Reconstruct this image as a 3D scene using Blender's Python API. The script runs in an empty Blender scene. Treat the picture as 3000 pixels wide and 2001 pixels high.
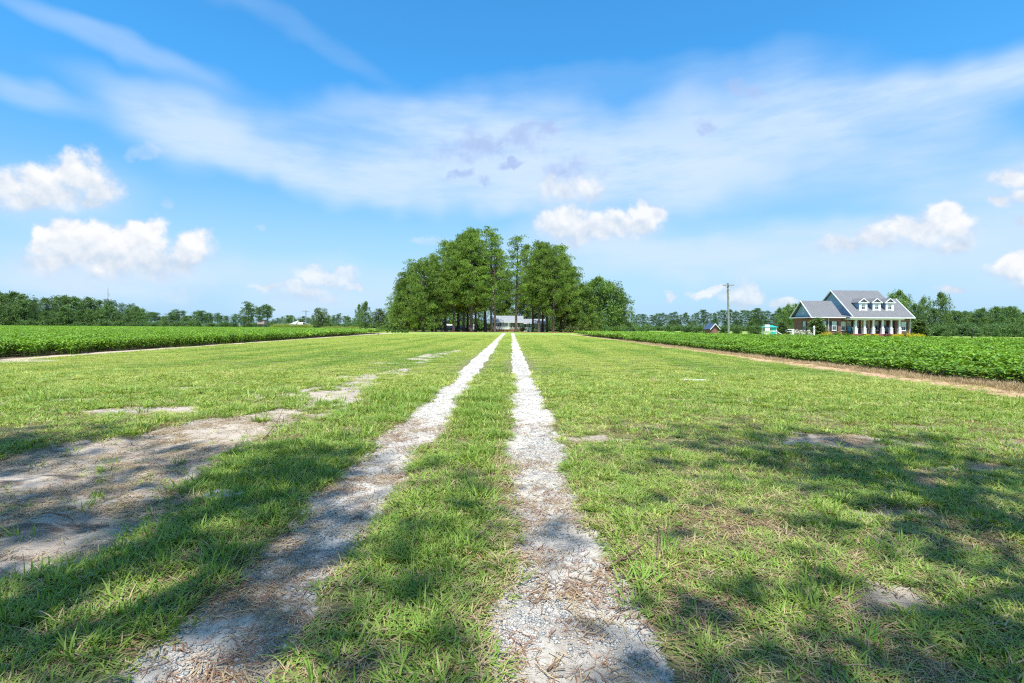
import bpy, math, random
import numpy as np
from mathutils import Vector, Matrix
SC = bpy.context.scene
COL = SC.collection
R = math.radians
rng = np.random.default_rng(7)
random.seed(7)

# ------------------------------------------------------------------ camera
CAM_Z = 1.55
cam_d = bpy.data.cameras.new('camera'); cam = bpy.data.objects.new('camera', cam_d); COL.objects.link(cam)
cam_d.lens = 18; cam_d.sensor_width = 36; cam_d.clip_start = 0.05; cam_d.clip_end = 6000
CR = Matrix.Rotation(R(90 - 1.66), 3, 'X') @ Matrix.Rotation(R(0.344), 3, 'Z')
cam.matrix_world = Matrix.Translation((0, 0, CAM_Z)) @ CR.to_4x4()
SC.camera = cam

def ray(px, py):                       # direction of a point of the 3000 x 2001 photograph
    return (CR @ Vector(((px - 1500) / 1500, (1000.5 - py) / 1500, -1))).normalized()
def at(px, py, Y):                     # that point at distance Y
    d = ray(px, py); return Vector((0, 0, CAM_Z)) + d * (Y / d.y)
def gx(px, Y): return at(px, 965, Y).x
def hz(px, py, Y): return at(px, py, Y).z

# ------------------------------------------------------------------ light
SUN_EL, SUN_AZ = R(66), R(184)         # azimuth clockwise from +Y
sd = Vector((math.sin(SUN_AZ) * math.cos(SUN_EL), math.cos(SUN_AZ) * math.cos(SUN_EL), math.sin(SUN_EL)))
sun_d = bpy.data.lights.new('sun', 'SUN'); sun_d.energy = 5.0; sun_d.angle = R(0.53); sun_d.color = (1, 0.955, 0.88)
sun = bpy.data.objects.new('sun', sun_d); COL.objects.link(sun)
sun.rotation_euler = sd.to_track_quat('Z', 'Y').to_euler(); sun.location = sd * 100
vs = SC.view_settings
vs.view_transform = 'Standard'; vs.look = 'None'; vs.gamma = 1; vs.exposure = 0.62; vs.use_curve_mapping = False
cy = SC.cycles
cy.max_bounces = 6; cy.diffuse_bounces = 3; cy.glossy_bounces = 2; cy.transmission_bounces = 4; cy.transparent_max_bounces = 6
cy.use_denoising = False; cy.filter_width = 1.2; cy.use_adaptive_sampling = True; cy.adaptive_threshold = 0.02; cy.adaptive_min_samples = 10

class NT:                               # small node writer
    def __init__(s, tree): s.t = tree; s.n = tree.nodes; s.l = tree.links
    def new(s, typ, **kw):
        n = s.n.new(typ)
        for k, v in kw.items(): setattr(n, k, v)
        return n
    def put(s, sock, v):
        if hasattr(v, 'is_output'): s.l.new(v, sock)
        elif v is not None: sock.default_value = v
    def m(s, op, a, b=None, c=None, clamp=False):
        n = s.new('ShaderNodeMath', operation=op, use_clamp=clamp)
        s.put(n.inputs[0], a); s.put(n.inputs[1], b)
        if c is not None: s.put(n.inputs[2], c)
        return n.outputs[0]
    def ss(s, v, lo, hi, a=0.0, b=1.0):
        n = s.new('ShaderNodeMapRange', interpolation_type='SMOOTHSTEP')
        s.put(n.inputs[0], v); s.put(n.inputs[1], lo); s.put(n.inputs[2], hi); s.put(n.inputs[3], a); s.put(n.inputs[4], b)
        return n.outputs[0]
    def mix(s, f, a, b, blend='MIX'):
        n = s.new('ShaderNodeMix', data_type='RGBA', blend_type=blend, clamp_factor=True)
        s.put(n.inputs[0], f)
        s.put(n.inputs[6], a if hasattr(a, 'is_output') else (*a, 1)[:4])
        s.put(n.inputs[7], b if hasattr(b, 'is_output') else (*b, 1)[:4])
        return n.outputs[2]
    def noise(s, vec, scale, detail=4, rough=0.55, dist=0.0, out=0):
        n = s.new('ShaderNodeTexNoise'); s.put(n.inputs['Vector'], vec)
        s.put(n.inputs['Scale'], scale); n.inputs['Detail'].default_value = detail
        n.inputs['Roughness'].default_value = rough; n.inputs['Distortion'].default_value = dist
        return n.outputs[out]
    def mapping(s, vec, loc=(0, 0, 0), rot=(0, 0, 0), scl=(1, 1, 1), typ='POINT'):
        n = s.new('ShaderNodeMapping', vector_type=typ); s.put(n.inputs[0], vec)
        n.inputs[1].default_value = loc; n.inputs[2].default_value = rot; n.inputs[3].default_value = scl
        return n.outputs[0]
    def vm(s, op, a, b=None):
        n = s.new('ShaderNodeVectorMath', operation=op); s.put(n.inputs[0], a)
        if b is not None: s.put(n.inputs[1], b)
        return n.outputs['Value'] if op in ('LENGTH', 'DOT_PRODUCT') else n.outputs[0]

# ------------------------------------------------------------------ sky with clouds
world = bpy.data.worlds.new('World'); SC.world = world; world.use_nodes = True
W = NT(world.node_tree); W.n.clear()
sky = W.new('ShaderNodeTexSky', sky_type='NISHITA', sun_disc=False)
sky.sun_elevation = SUN_EL; sky.sun_rotation = SUN_AZ; sky.altitude = 0; sky.air_density = 1.0; sky.dust_density = 0.3; sky.ozone_density = 1.0
tc = W.new('ShaderNodeTexCoord').outputs['Generated']
dirn = W.vm('NORMALIZE', tc)
sep = W.new('ShaderNodeSeparateXYZ'); W.put(sep.inputs[0], dirn)
az = W.m('ARCTAN2', sep.outputs[0], sep.outputs[1])
el = W.m('ARCSINE', sep.outputs[2])
cmb = W.new('ShaderNodeCombineXYZ'); ymx = W.m('MAXIMUM', sep.outputs[1], 0.15); vv = W.m('DIVIDE', sep.outputs[2], ymx); W.put(cmb.inputs[0], W.m('DIVIDE', sep.outputs[0], ymx)); W.put(cmb.inputs[1], vv)
P = cmb.outputs[0]
K = 3000 / 2351
def azel(x, y):
    d = ray(x * K, y * K); return d.x / d.y, d.z / d.y
def cloud_warp(amp, scale, det=3):
    c = W.noise(dirn, scale, det, 0.55, out=1)
    v = W.vm('SUBTRACT', c, (0.5, 0.5, 0.5))
    n = W.new('ShaderNodeVectorMath', operation='SCALE'); W.put(n.inputs[0], v); n.inputs['Scale'].default_value = amp
    return W.vm('ADD', P, n.outputs[0])
CH = {}
def ell(vec, cx, cyy, rx, ry, rot=0.0):
    # each lobe's coordinates carry a vanishing trace of the lobe before, which makes Cycles work them out one by one
    if 'last' in CH:
        n = W.new('ShaderNodeVectorMath', operation='MULTIPLY_ADD'); W.put(n.inputs[0], CH['last']); n.inputs[1].default_value = (1e-6, 0, 0); W.put(n.inputs[2], vec); vec = n.outputs[0]
    f = ell_(vec, cx, cyy, rx, ry, rot); CH['last'] = f[0]; return f
def ell_(vec, cx, cyy, rx, ry, rot):
    a, e = azel(cx, cyy); a1, _ = azel(cx + 12, cyy); _, e1 = azel(cx, cyy - 12)
    sa, se = (a1 - a) / 12, (e1 - e) / 12
    mp = W.mapping(vec, (a, e, 0), (0, 0, -rot), (rx * sa, ry * se, 1), 'TEXTURE')
    return W.m('SUBTRACT', 1.0, W.vm('LENGTH', mp)), e, ry * se
# heaped clouds: (x, y, rx, ry) of each lobe
CUMULI = [
 (1.0, [(175,392,78,52),(85,412,80,48),(232,425,55,48),(120,450,130,50),(10,440,70,56),(60,470,90,34),(215,460,60,28)]),
 (1.0, [(95,560,38,32),(160,560,56,44),(232,555,62,46),(312,552,72,42),(352,540,36,34),(318,532,26,26),(215,535,24,24),(85,548,20,20),(440,575,52,40),(440,600,60,40),(270,600,215,46),(120,600,90,40)]),
 (0.95,[(1485,492,56,28),(1305,512,78,38),(1385,522,90,42),(1370,545,115,26),(1450,520,70,34)]),
 (0.8, [(1350,425,40,35),(1290,440,60,30)]),
 (0.95,[(2165,510,70,38),(2090,530,80,36),(2010,555,80,30),(1930,565,70,24),(2200,550,60,28)]),
 (0.95,[(2325,388,50,26),(2350,435,45,22),(2288,452,30,24),(2345,515,30,18),(2430,400,90,60)]),
 (0.95,[(2325,622,60,34),(2400,650,80,40),(2180,670,30,12)]),
 (0.7, [(745,636,60,20),(700,672,70,26),(610,655,40,14),(800,660,30,14)]),
 (0.75,[(1625,668,52,18),(1705,690,50,30),(1800,692,50,16),(1541,682,16,18)]),
 (0.26, [(345,355,36,16),(378,470,16,14),(185,662,50,20),(430,664,70,22),(0,665,25,22),(590,540,14,8)]),
 (0.3, [(980,550,34,10),(1020,565,22,10)]),
]
wp = cloud_warp(0.10, 14.0, 5)
F = None; SH = None
na = W.noise(dirn, 26.0, 4, 0.62); nfine = W.m('MULTIPLY', W.m('SUBTRACT', na, 0.48), 0.8)
for amp, lobes in CUMULI:
    g = None; es = []; rs = []
    for (cx, cyy, rx, ry) in lobes:
        f, e, re_ = ell(wp, cx, cyy, rx * 1.22, ry * 1.26)
        es.append(e); rs.append(re_)
        g = f if g is None else W.m('SMOOTH_MAX', g, f, 0.2)
    lo, hi = min(e - r for e, r in zip(es, rs)), max(e + r for e, r in zip(es, rs))
    hgt = W.ss(vv, lo, lo + (hi - lo) * 0.8)     # 0 at the cloud's base, 1 at its tops
    edge = W.m('MULTIPLY_ADD', hgt, -0.45, 0.95)                                       # soft base, crisp tops
    d = W.m('MULTIPLY', W.ss(W.m('ADD', g, nfine), 0.0, edge), amp)
    ga = W.m('MULTIPLY', d, hgt)
    if F is None: F, SH = d, ga
    else:
        F = W.m('MAXIMUM', F, d); SH = W.m('MAXIMUM', SH, ga)
# the same kind of cloud all round the rest of the sky
vr = W.mapping(dirn, (3.1, 1.7, 0.2), (0, 0, 0), (5.5, 5.5, 13))
nr = W.noise(vr, 1.0, 4, 0.55)
outside = W.ss(W.m('ABSOLUTE', az), R(50), R(62))
band = W.m('MULTIPLY', W.ss(el, R(1), R(6)), W.ss(el, R(24), R(38), 1, 0))
dr = W.m('MULTIPLY', W.m('MULTIPLY', W.ss(nr, 0.56, 0.66), band), outside)
F = W.m('MAXIMUM', F, dr); SH = W.m('MAXIMUM', SH, W.m('MULTIPLY', dr, 0.7))
# lumps inside the clouds: brighter where the lump faces up to the light
nb = W.noise(W.vm('ADD', dirn, (0.004, 0.0, 0.012)), 26.0, 2, 0.5)
lump = W.m('MULTIPLY', W.m('SUBTRACT', na, nb), 4.0)
lit = W.m('ADD', W.m('MULTIPLY_ADD', SH, 0.85, 0.08), W.m('MULTIPLY', lump, 0.55), clamp=True)
ccol = W.mix(lit, (0.60, 0.715, 0.86), (0.97, 0.98, 1.0))
# thin high veils: (x, y, rx, ry, angle in degrees, strength)
CIRRUS = [(430,215,330,40,14,.35),(420,275,210,75,20,.75),(560,330,300,60,20,.6),(850,395,420,60,10,.8),(1160,330,360,115,-6,.85),
 (1650,300,430,125,-13,.8),(2120,225,420,75,-13,.9),(1500,400,420,90,-4,.8),(2050,330,300,110,-10,.6),(1900,560,520,60,0,.75),(1650,590,420,50,3,.6),
 (1320,590,240,60,0,.45),(250,80,330,26,20,.35),(90,200,160,28,12,.4),(640,60,420,30,25,.14),(1500,150,500,30,-6,.12),(960,290,420,60,4,.45),
 (250,640,380,40,0,.7),(750,660,260,60,0,.6),(1250,450,200,60,0,.7),(2300,560,260,120,0,.55),(2250,420,260,60,-6,.4),(2351,170,300,50,-14,.5),(1380,540,190,50,0,.6),(2080,555,260,50,-8,.6),(1330,420,120,60,0,.5),(250,610,300,70,0,.5),(130,440,210,80,0,.35),(2340,440,110,90,0,.5)]
wc = cloud_warp(0.17, 4.0)
nC = W.noise(W.mapping(dirn, (0, 0, 0), (0, 0.12, 0.0), (3.0, 3.0, 14.0)), 1.6, 5, 0.62, 0.0)
CI = None
for (cx, cyy, rx, ry, an, st) in CIRRUS:
    f, _, _ = ell(wc, cx, cyy, rx * 1.25, ry * 1.5, R(an))
    f = W.ss(f, 0.0, 0.75, 0, st)
    CI = f if CI is None else W.m('SUBTRACT', W.m('ADD', CI, f), W.m('MULTIPLY', CI, f))
CIo = W.m('MULTIPLY', W.m('MULTIPLY', W.ss(W.noise(W.mapping(dirn, (5, 2, 0), (0, 0, 0), (1.4, 1.4, 3.5)), 1.5, 3, 0.5), 0.4, 0.62), outside), 0.8)
CI = W.m('MAXIMUM', CI, CIo)
CI = W.m('MULTIPLY', CI, W.ss(nC, 0.25, 0.62, 0.55, 1.0))
# dark wisps
WSP = [(1120,330,160,30,-8),(1235,300,75,12,-4),(1055,400,36,9,-12),(1180,372,24,7,-20),(1630,285,32,12,5),(1720,215,60,16,10),(1320,395,62,34,0),(1105,420,26,8,0)]
ww = cloud_warp(0.11, 16.0, 4); WS = None
for (cx, cyy, rx, ry, an) in WSP:
    f, _, _ = ell(ww, cx, cyy, rx * 1.3, ry * 1.6, R(an)); WS = f if WS is None else W.m('MAXIMUM', WS, f)
WS = W.m('MULTIPLY', W.ss(W.m('ADD', WS, nfine), 0.0, 0.85, 0.0, 0.85), W.ss(na, 0.36, 0.6, 0.35, 1.0))
hs = W.new('ShaderNodeHueSaturation'); W.put(hs.inputs['Color'], sky.outputs[0])
hs.inputs['Hue'].default_value = 0.5; hs.inputs['Saturation'].default_value = 1.05; hs.inputs['Value'].default_value = 1.0
SKYV = 0.12
def up(c): return tuple(v / SKYV for v in c)
tint = W.mix(W.ss(el, R(4), R(26)), (0.80, 1.0, 1.12), (0.43, 1.28, 1.66))
skyc = W.mix(1.0, hs.outputs[0], tint, 'MULTIPLY')
hzf = W.ss(el, R(-2), R(17), 0.97, 0.0)
c0 = W.mix(hzf, skyc, up((0.33, 0.53, 0.745)))
c1 = W.mix(CI, c0, up((0.52, 0.64, 0.80)))
c2 = W.mix(WS, c1, up((0.33, 0.44, 0.68)))
cs = W.new('ShaderNodeVectorMath', operation='SCALE'); W.put(cs.inputs[0], ccol); cs.inputs['Scale'].default_value = 0.77 / SKYV
c3 = W.mix(F, c2, cs.outputs[0])
bg = W.new('ShaderNodeBackground'); W.put(bg.inputs[0], c3); bg.inputs[1].default_value = SKYV * 0.86
wo = W.new('ShaderNodeOutputWorld'); W.l.new(bg.outputs[0], wo.inputs[0])
world.cycles.sampling_method = 'MANUAL'; world.cycles.sample_map_resolution = 512

# ------------------------------------------------------------------ helpers
def tag(o, label=None, cat=None, group=None, kind=None):
    if label: o['label'] = label
    if cat: o['category'] = cat
    if group: o['group'] = group
    if kind: o['kind'] = kind
    return o
def root(name, loc, label, cat, group=None, rz=0.0):
    o = bpy.data.objects.new(name, None); COL.objects.link(o)
    o.location = loc; o.rotation_euler = (0, 0, rz); o.empty_display_size = 0.2
    return tag(o, label, cat, group)
def link_mesh(name, me, mat=None, parent=None, loc=None):
    o = bpy.data.objects.new(name, me); COL.objects.link(o)
    if mat is not None and not me.materials: me.materials.append(mat)
    if parent: o.parent = parent
    if loc is not None: o.location = loc
    return o
def np_mesh(name, V, F_, smooth=False):
    """V (n,3); F_ (m,k) with one k, or a list of such arrays"""
    Fs = F_ if isinstance(F_, list) else [F_]
    Fs = [f for f in Fs if len(f)]
    me = bpy.data.meshes.new(name); me.vertices.add(len(V)); me.vertices.foreach_set('co', np.asarray(V, np.float32).ravel())
    tot = sum(f.size for f in Fs); npoly = sum(len(f) for f in Fs)
    me.loops.add(tot); me.polygons.add(npoly)
    me.loops.foreach_set('vertex_index', np.concatenate([f.ravel() for f in Fs]).astype(np.int32))
    cnt = np.concatenate([np.full(len(f), f.shape[1]) for f in Fs])
    me.polygons.foreach_set('loop_start', np.concatenate([[0], np.cumsum(cnt)[:-1]]).astype(np.int32))
    if smooth: me.polygons.foreach_set('use_smooth', np.ones(npoly, bool))
    me.update(calc_edges=True)
    return me
def smooth01(x): x = np.clip(x, 0, 1); return x * x * (3 - 2 * x)
def vnoise(x, y, seed=0):
    x = np.asarray(x, float); y = np.asarray(y, float)
    xi = np.floor(x).astype(np.int64); yi = np.floor(y).astype(np.int64); xf = smooth01(x - xi); yf = smooth01(y - yi)
    def h(a, b):
        n = (a * 374761393 + b * 668265263 + seed * 974634777) & 0xffffffff
        n = ((n ^ (n >> 13)) * 1274126177) & 0xffffffff
        return ((n ^ (n >> 16)) & 0xffff) / 65535.0
    return (h(xi, yi) * (1 - xf) + h(xi + 1, yi) * xf) * (1 - yf) + (h(xi, yi + 1) * (1 - xf) + h(xi + 1, yi + 1) * xf) * yf
def fbm(x, y, o=4, seed=0):
    s = 0; a = 0.5; t = 0
    for i in range(o): s = s + a * vnoise(x * 2 ** i, y * 2 ** i, seed + i * 17); t += a; a *= .5
    return s / t

class MB:                              # collects solids in world coordinates, then becomes one mesh
    def __init__(s): s.v = []; s.f = []
    def poly(s, *pts):
        k = len(s.v); s.v += [tuple(p) for p in pts]; s.f.append(tuple(range(k, k + len(pts)))); return s
    def box(s, x0, x1, y0, y1, z0, z1):
        k = len(s.v); s.v += [(x, y, z) for z in (z0, z1) for (x, y) in ((x0, y0), (x1, y0), (x1, y1), (x0, y1))]
        for q in ((3, 2, 1, 0), (4, 5, 6, 7), (0, 1, 5, 4), (1, 2, 6, 5), (2, 3, 7, 6), (3, 0, 4, 7)): s.f.append(tuple(k + i for i in q))
        return s
    def prism(s, pts, ext):            # extrude a polygon by a vector
        k = len(s.v); n = len(pts); e = Vector(ext)
        s.v += [tuple(p) for p in pts] + [tuple(Vector(p) + e) for p in pts]
        s.f.append(tuple(k + i for i in range(n))); s.f.append(tuple(k + n + i for i in reversed(range(n))))
        for i in range(n): j = (i + 1) % n; s.f.append((k + j, k + i, k + n + i, k + n + j))
        return s
    def tube(s, p0, p1, r0, r1=None, n=8, caps=True):
        r1 = r0 if r1 is None else r1; p0 = Vector(p0); p1 = Vector(p1); ax = (p1 - p0).normalized()
        a = ax.orthogonal().normalized(); b = ax.cross(a); k = len(s.v)
        for p, r in ((p0, r0), (p1, r1)):
            for i in range(n): t = 2 * math.pi * i / n; s.v.append(tuple(p + (a * math.cos(t) + b * math.sin(t)) * r))
        for i in range(n): j = (i + 1) % n; s.f.append((k + i, k + j, k + n + j, k + n + i))
        if caps: s.f.append(tuple(k + i for i in reversed(range(n)))); s.f.append(tuple(k + n + i for i in range(n)))
        return s
    def path(s, pts, rad, n=7):
        pts = [Vector(p) for p in pts]; k = len(s.v)
        a = None
        for i, p in enumerate(pts):
            ax = (pts[min(i + 1, len(pts) - 1)] - pts[max(i - 1, 0)]).normalized()
            if a is None: a = ax.orthogonal().normalized()
            a = (a - ax * a.dot(ax)).normalized(); b = ax.cross(a)
            for j in range(n): t = 2 * math.pi * j / n; s.v.append(tuple(p + (a * math.cos(t) + b * math.sin(t)) * rad[i]))
        for i in range(len(pts) - 1):
            for j in range(n): q = (j + 1) % n; s.f.append((k + i * n + j, k + i * n + q, k + (i + 1) * n + q, k + (i + 1) * n + j))
        s.f.append(tuple(k + (len(pts) - 1) * n + j for j in range(n)))
        return s
    def lathe(s, c, prof, n=12):       # prof: (r, z) pairs
        k = len(s.v)
        for r, z in prof:
            for j in range(n): t = 2 * math.pi * j / n; s.v.append((c[0] + r * math.cos(t), c[1] + r * math.sin(t), c[2] + z))
        for i in range(len(prof) - 1):
            for j in range(n): q = (j + 1) % n; s.f.append((k + i * n + j, k + i * n + q, k + (i + 1) * n + q, k + (i + 1) * n + j))
        s.f.append(tuple(k + (len(prof) - 1) * n + j for j in range(n))); s.f.append(tuple(k + j for j in reversed(range(n))))
        return s
    def mesh(s, name, off=(0, 0, 0), smooth=False):
        me = bpy.data.meshes.new(name); o = Vector(off)
        me.from_pydata([tuple(Vector(v) - o) for v in s.v], [], s.f); me.validate()
        if smooth: me.polygons.foreach_set('use_smooth', [True] * len(me.polygons))
        me.update(); return me
    def build(s, name, mat, parent=None, smooth=False, label=None):
        off = (0, 0, 0); p = parent
        while p is not None: off = Vector(off) + p.location; p = p.parent
        o = link_mesh(name, s.mesh(name, off, smooth), mat, parent)
        if label: o['label'] = label
        return o

# ------------------------------------------------------------------ materials
def new_mat(name):
    m = bpy.data.materials.new(name); m.use_nodes = True; t = NT(m.node_tree); t.n.clear()
    t.out = t.new('ShaderNodeOutputMaterial'); return m, t
def principled(t, col, rough=0.7, spec=0.3, metal=0.0, normal=None):
    b = t.new('ShaderNodeBsdfPrincipled'); t.put(b.inputs['Base Color'], col if hasattr(col, 'is_output') else (*col, 1)[:4])
    t.put(b.inputs['Roughness'], rough); b.inputs['Specular IOR Level'].default_value = spec; b.inputs['Metallic'].default_value = metal
    if normal is not None: t.put(b.inputs['Normal'], normal)
    return b
def bump(t, h, strength=0.4, dist=0.02):
    n = t.new('ShaderNodeBump'); n.inputs['Strength'].default_value = strength; n.inputs['Distance'].default_value = dist
    t.put(n.inputs['Height'], h); return n.outputs[0]
def paint(name, col, rough=0.5, var=0.12, scale=3.0, spec=0.35, metal=0.0):
    m, t = new_mat(name); co = t.new('ShaderNodeTexCoord').outputs['Object']
    n = t.noise(co, scale, 5, 0.65)
    c = t.mix(n, tuple(v * (1 - var) for v in col), tuple(min(v * (1 + var), .95) for v in col))
    n2 = t.noise(co, scale * 14, 3, 0.6)
    b = principled(t, c, rough, spec, metal, bump(t, n2, 0.15, 0.004)); t.l.new(b.outputs[0], t.out.inputs[0]); return m
def leafmat(name, c1, c2, c3, trans=0.35, nscale=0.6, rough=0.5, tcol=None, attr=None):
    """c1..c3: colours leaves drift between; varies by place on the plant and by plant"""
    m, t = new_mat(name); co = t.new('ShaderNodeTexCoord').outputs['Object']; oi = t.new('ShaderNodeObjectInfo').outputs['Random']
    n = t.noise(co, nscale, 3, 0.6); g = t.new('ShaderNodeNewGeometry').outputs['Random Per Island']
    c = t.mix(t.ss(n, 0.35, 0.65), c1, c2)
    c = t.mix(t.m('MULTIPLY', g, 0.55), c, c3)
    v = t.m('MULTIPLY_ADD', oi, 0.36, 0.82)
    sc = t.new('ShaderNodeVectorMath', operation='SCALE'); t.put(sc.inputs[0], c); t.put(sc.inputs['Scale'], v)
    b = principled(t, sc.outputs[0], rough, 0.25)
    tr = t.new('ShaderNodeBsdfTranslucent')
    t.put(tr.inputs[0], t.mix(1.0, sc.outputs[0], tcol or (1.25, 1.35, 0.55), 'MULTIPLY'))
    mx = t.new('ShaderNodeMixShader'); mx.inputs[0].default_value = trans
    t.l.new(b.outputs[0], mx.inputs[1]); t.l.new(tr.outputs[0], mx.inputs[2]); t.l.new(mx.outputs[0], t.out.inputs[0]); return m
def barkmat(name, c1, c2, scale=6):
    m, t = new_mat(name); co = t.new('ShaderNodeTexCoord').outputs['Object']
    v = t.mapping(co, scl=(scale, scale, scale * .3)); n = t.noise(v, 1, 6, 0.65)
    b = principled(t, t.mix(t.ss(n, .35, .65), c1, c2), 0.9, 0.1, 0, bump(t, n, 0.8, 0.05)); t.l.new(b.outputs[0], t.out.inputs[0]); return m
def mk_brick():
    m, t = new_mat('brick wall'); co = t.new('ShaderNodeTexCoord').outputs['Object']
    s = t.new('ShaderNodeSeparateXYZ'); t.put(s.inputs[0], co); c = t.new('ShaderNodeCombineXYZ')
    t.put(c.inputs[0], t.m('ADD', s.outputs[0], s.outputs[1])); t.put(c.inputs[1], s.outputs[2])
    br = t.new('ShaderNodeTexBrick'); t.put(br.inputs[0], c.outputs[0]); br.inputs['Scale'].default_value = 1
    br.inputs['Brick Width'].default_value = .2; br.inputs['Row Height'].default_value = .068; br.inputs['Mortar Size'].default_value = .006
    br.inputs['Color1'].default_value = (.17, .065, .055, 1); br.inputs['Color2'].default_value = (.28, .125, .10, 1); br.inputs['Mortar'].default_value = (.30, .24, .22, 1)
    n = t.noise(co, 1.4, 4)
    b = principled(t, t.mix(t.m('MULTIPLY', n, .5), br.outputs[0], (.20, .10, .085)), .85, .15, 0, bump(t, br.outputs[1], -.5, .01)); t.l.new(b.outputs[0], t.out.inputs[0]); return m
def mk_lap(name, col, pitch=.15, vertical=False):
    m, t = new_mat(name); co = t.new('ShaderNodeTexCoord').outputs['Object']
    s = t.new('ShaderNodeSeparateXYZ'); t.put(s.inputs[0], co); f = t.m('FRACT', t.m('DIVIDE', s.outputs[2], pitch))
    n = t.noise(co, 2, 4)
    c = t.mix(n, tuple(v * .88 for v in col), tuple(v * 1.1 for v in col))
    b = principled(t, c, .6, .25, 0, bump(t, f, -.8, .02)); t.l.new(b.outputs[0], t.out.inputs[0]); return m
def mk_shingle(name='roof shingles', c1=(.10, .105, .115), c2=(.175, .18, .19)):
    m, t = new_mat(name); co = t.new('ShaderNodeTexCoord').outputs['Object']
    v = t.mapping(co, scl=(1.0, 4.5, 4.5)); n = t.noise(v, 3.2, 4, .7); n2 = t.noise(co, .5, 3)
    s = t.new('ShaderNodeSeparateXYZ'); t.put(s.inputs[0], co); f = t.m('FRACT', t.m('DIVIDE', s.outputs[2], .11))
    c = t.mix(t.ss(n, .3, .7), c1, c2); c = t.mix(t.m('MULTIPLY', n2, .4), c, tuple(x * 1.2 for x in c2))
    b = principled(t, c, .85, .2, 0, bump(t, t.m('ADD', f, n), -.6, .03)); t.l.new(b.outputs[0], t.out.inputs[0]); return m
def mk_metalroof():
    m, t = new_mat('pale metal roof'); co = t.new('ShaderNodeTexCoord').outputs['Object']
    n = t.noise(t.mapping(co, scl=(3, .4, .4)), 1, 4)
    b = principled(t, t.mix(n, (.25, .275, .30), (.33, .355, .385)), .42, .4, .1, bump(t, n, .1, .01)); t.l.new(b.outputs[0], t.out.inputs[0]); return m
def mk_glass(name='window glass', col=(.03, .04, .05)):
    m, t = new_mat(name); co = t.new('ShaderNodeTexCoord').outputs['Object']; n = t.noise(co, .8, 2)
    b = principled(t, t.mix(n, col, tuple(v * 2.2 for v in col)), .06, .9); t.l.new(b.outputs[0], t.out.inputs[0]); return m
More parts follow.
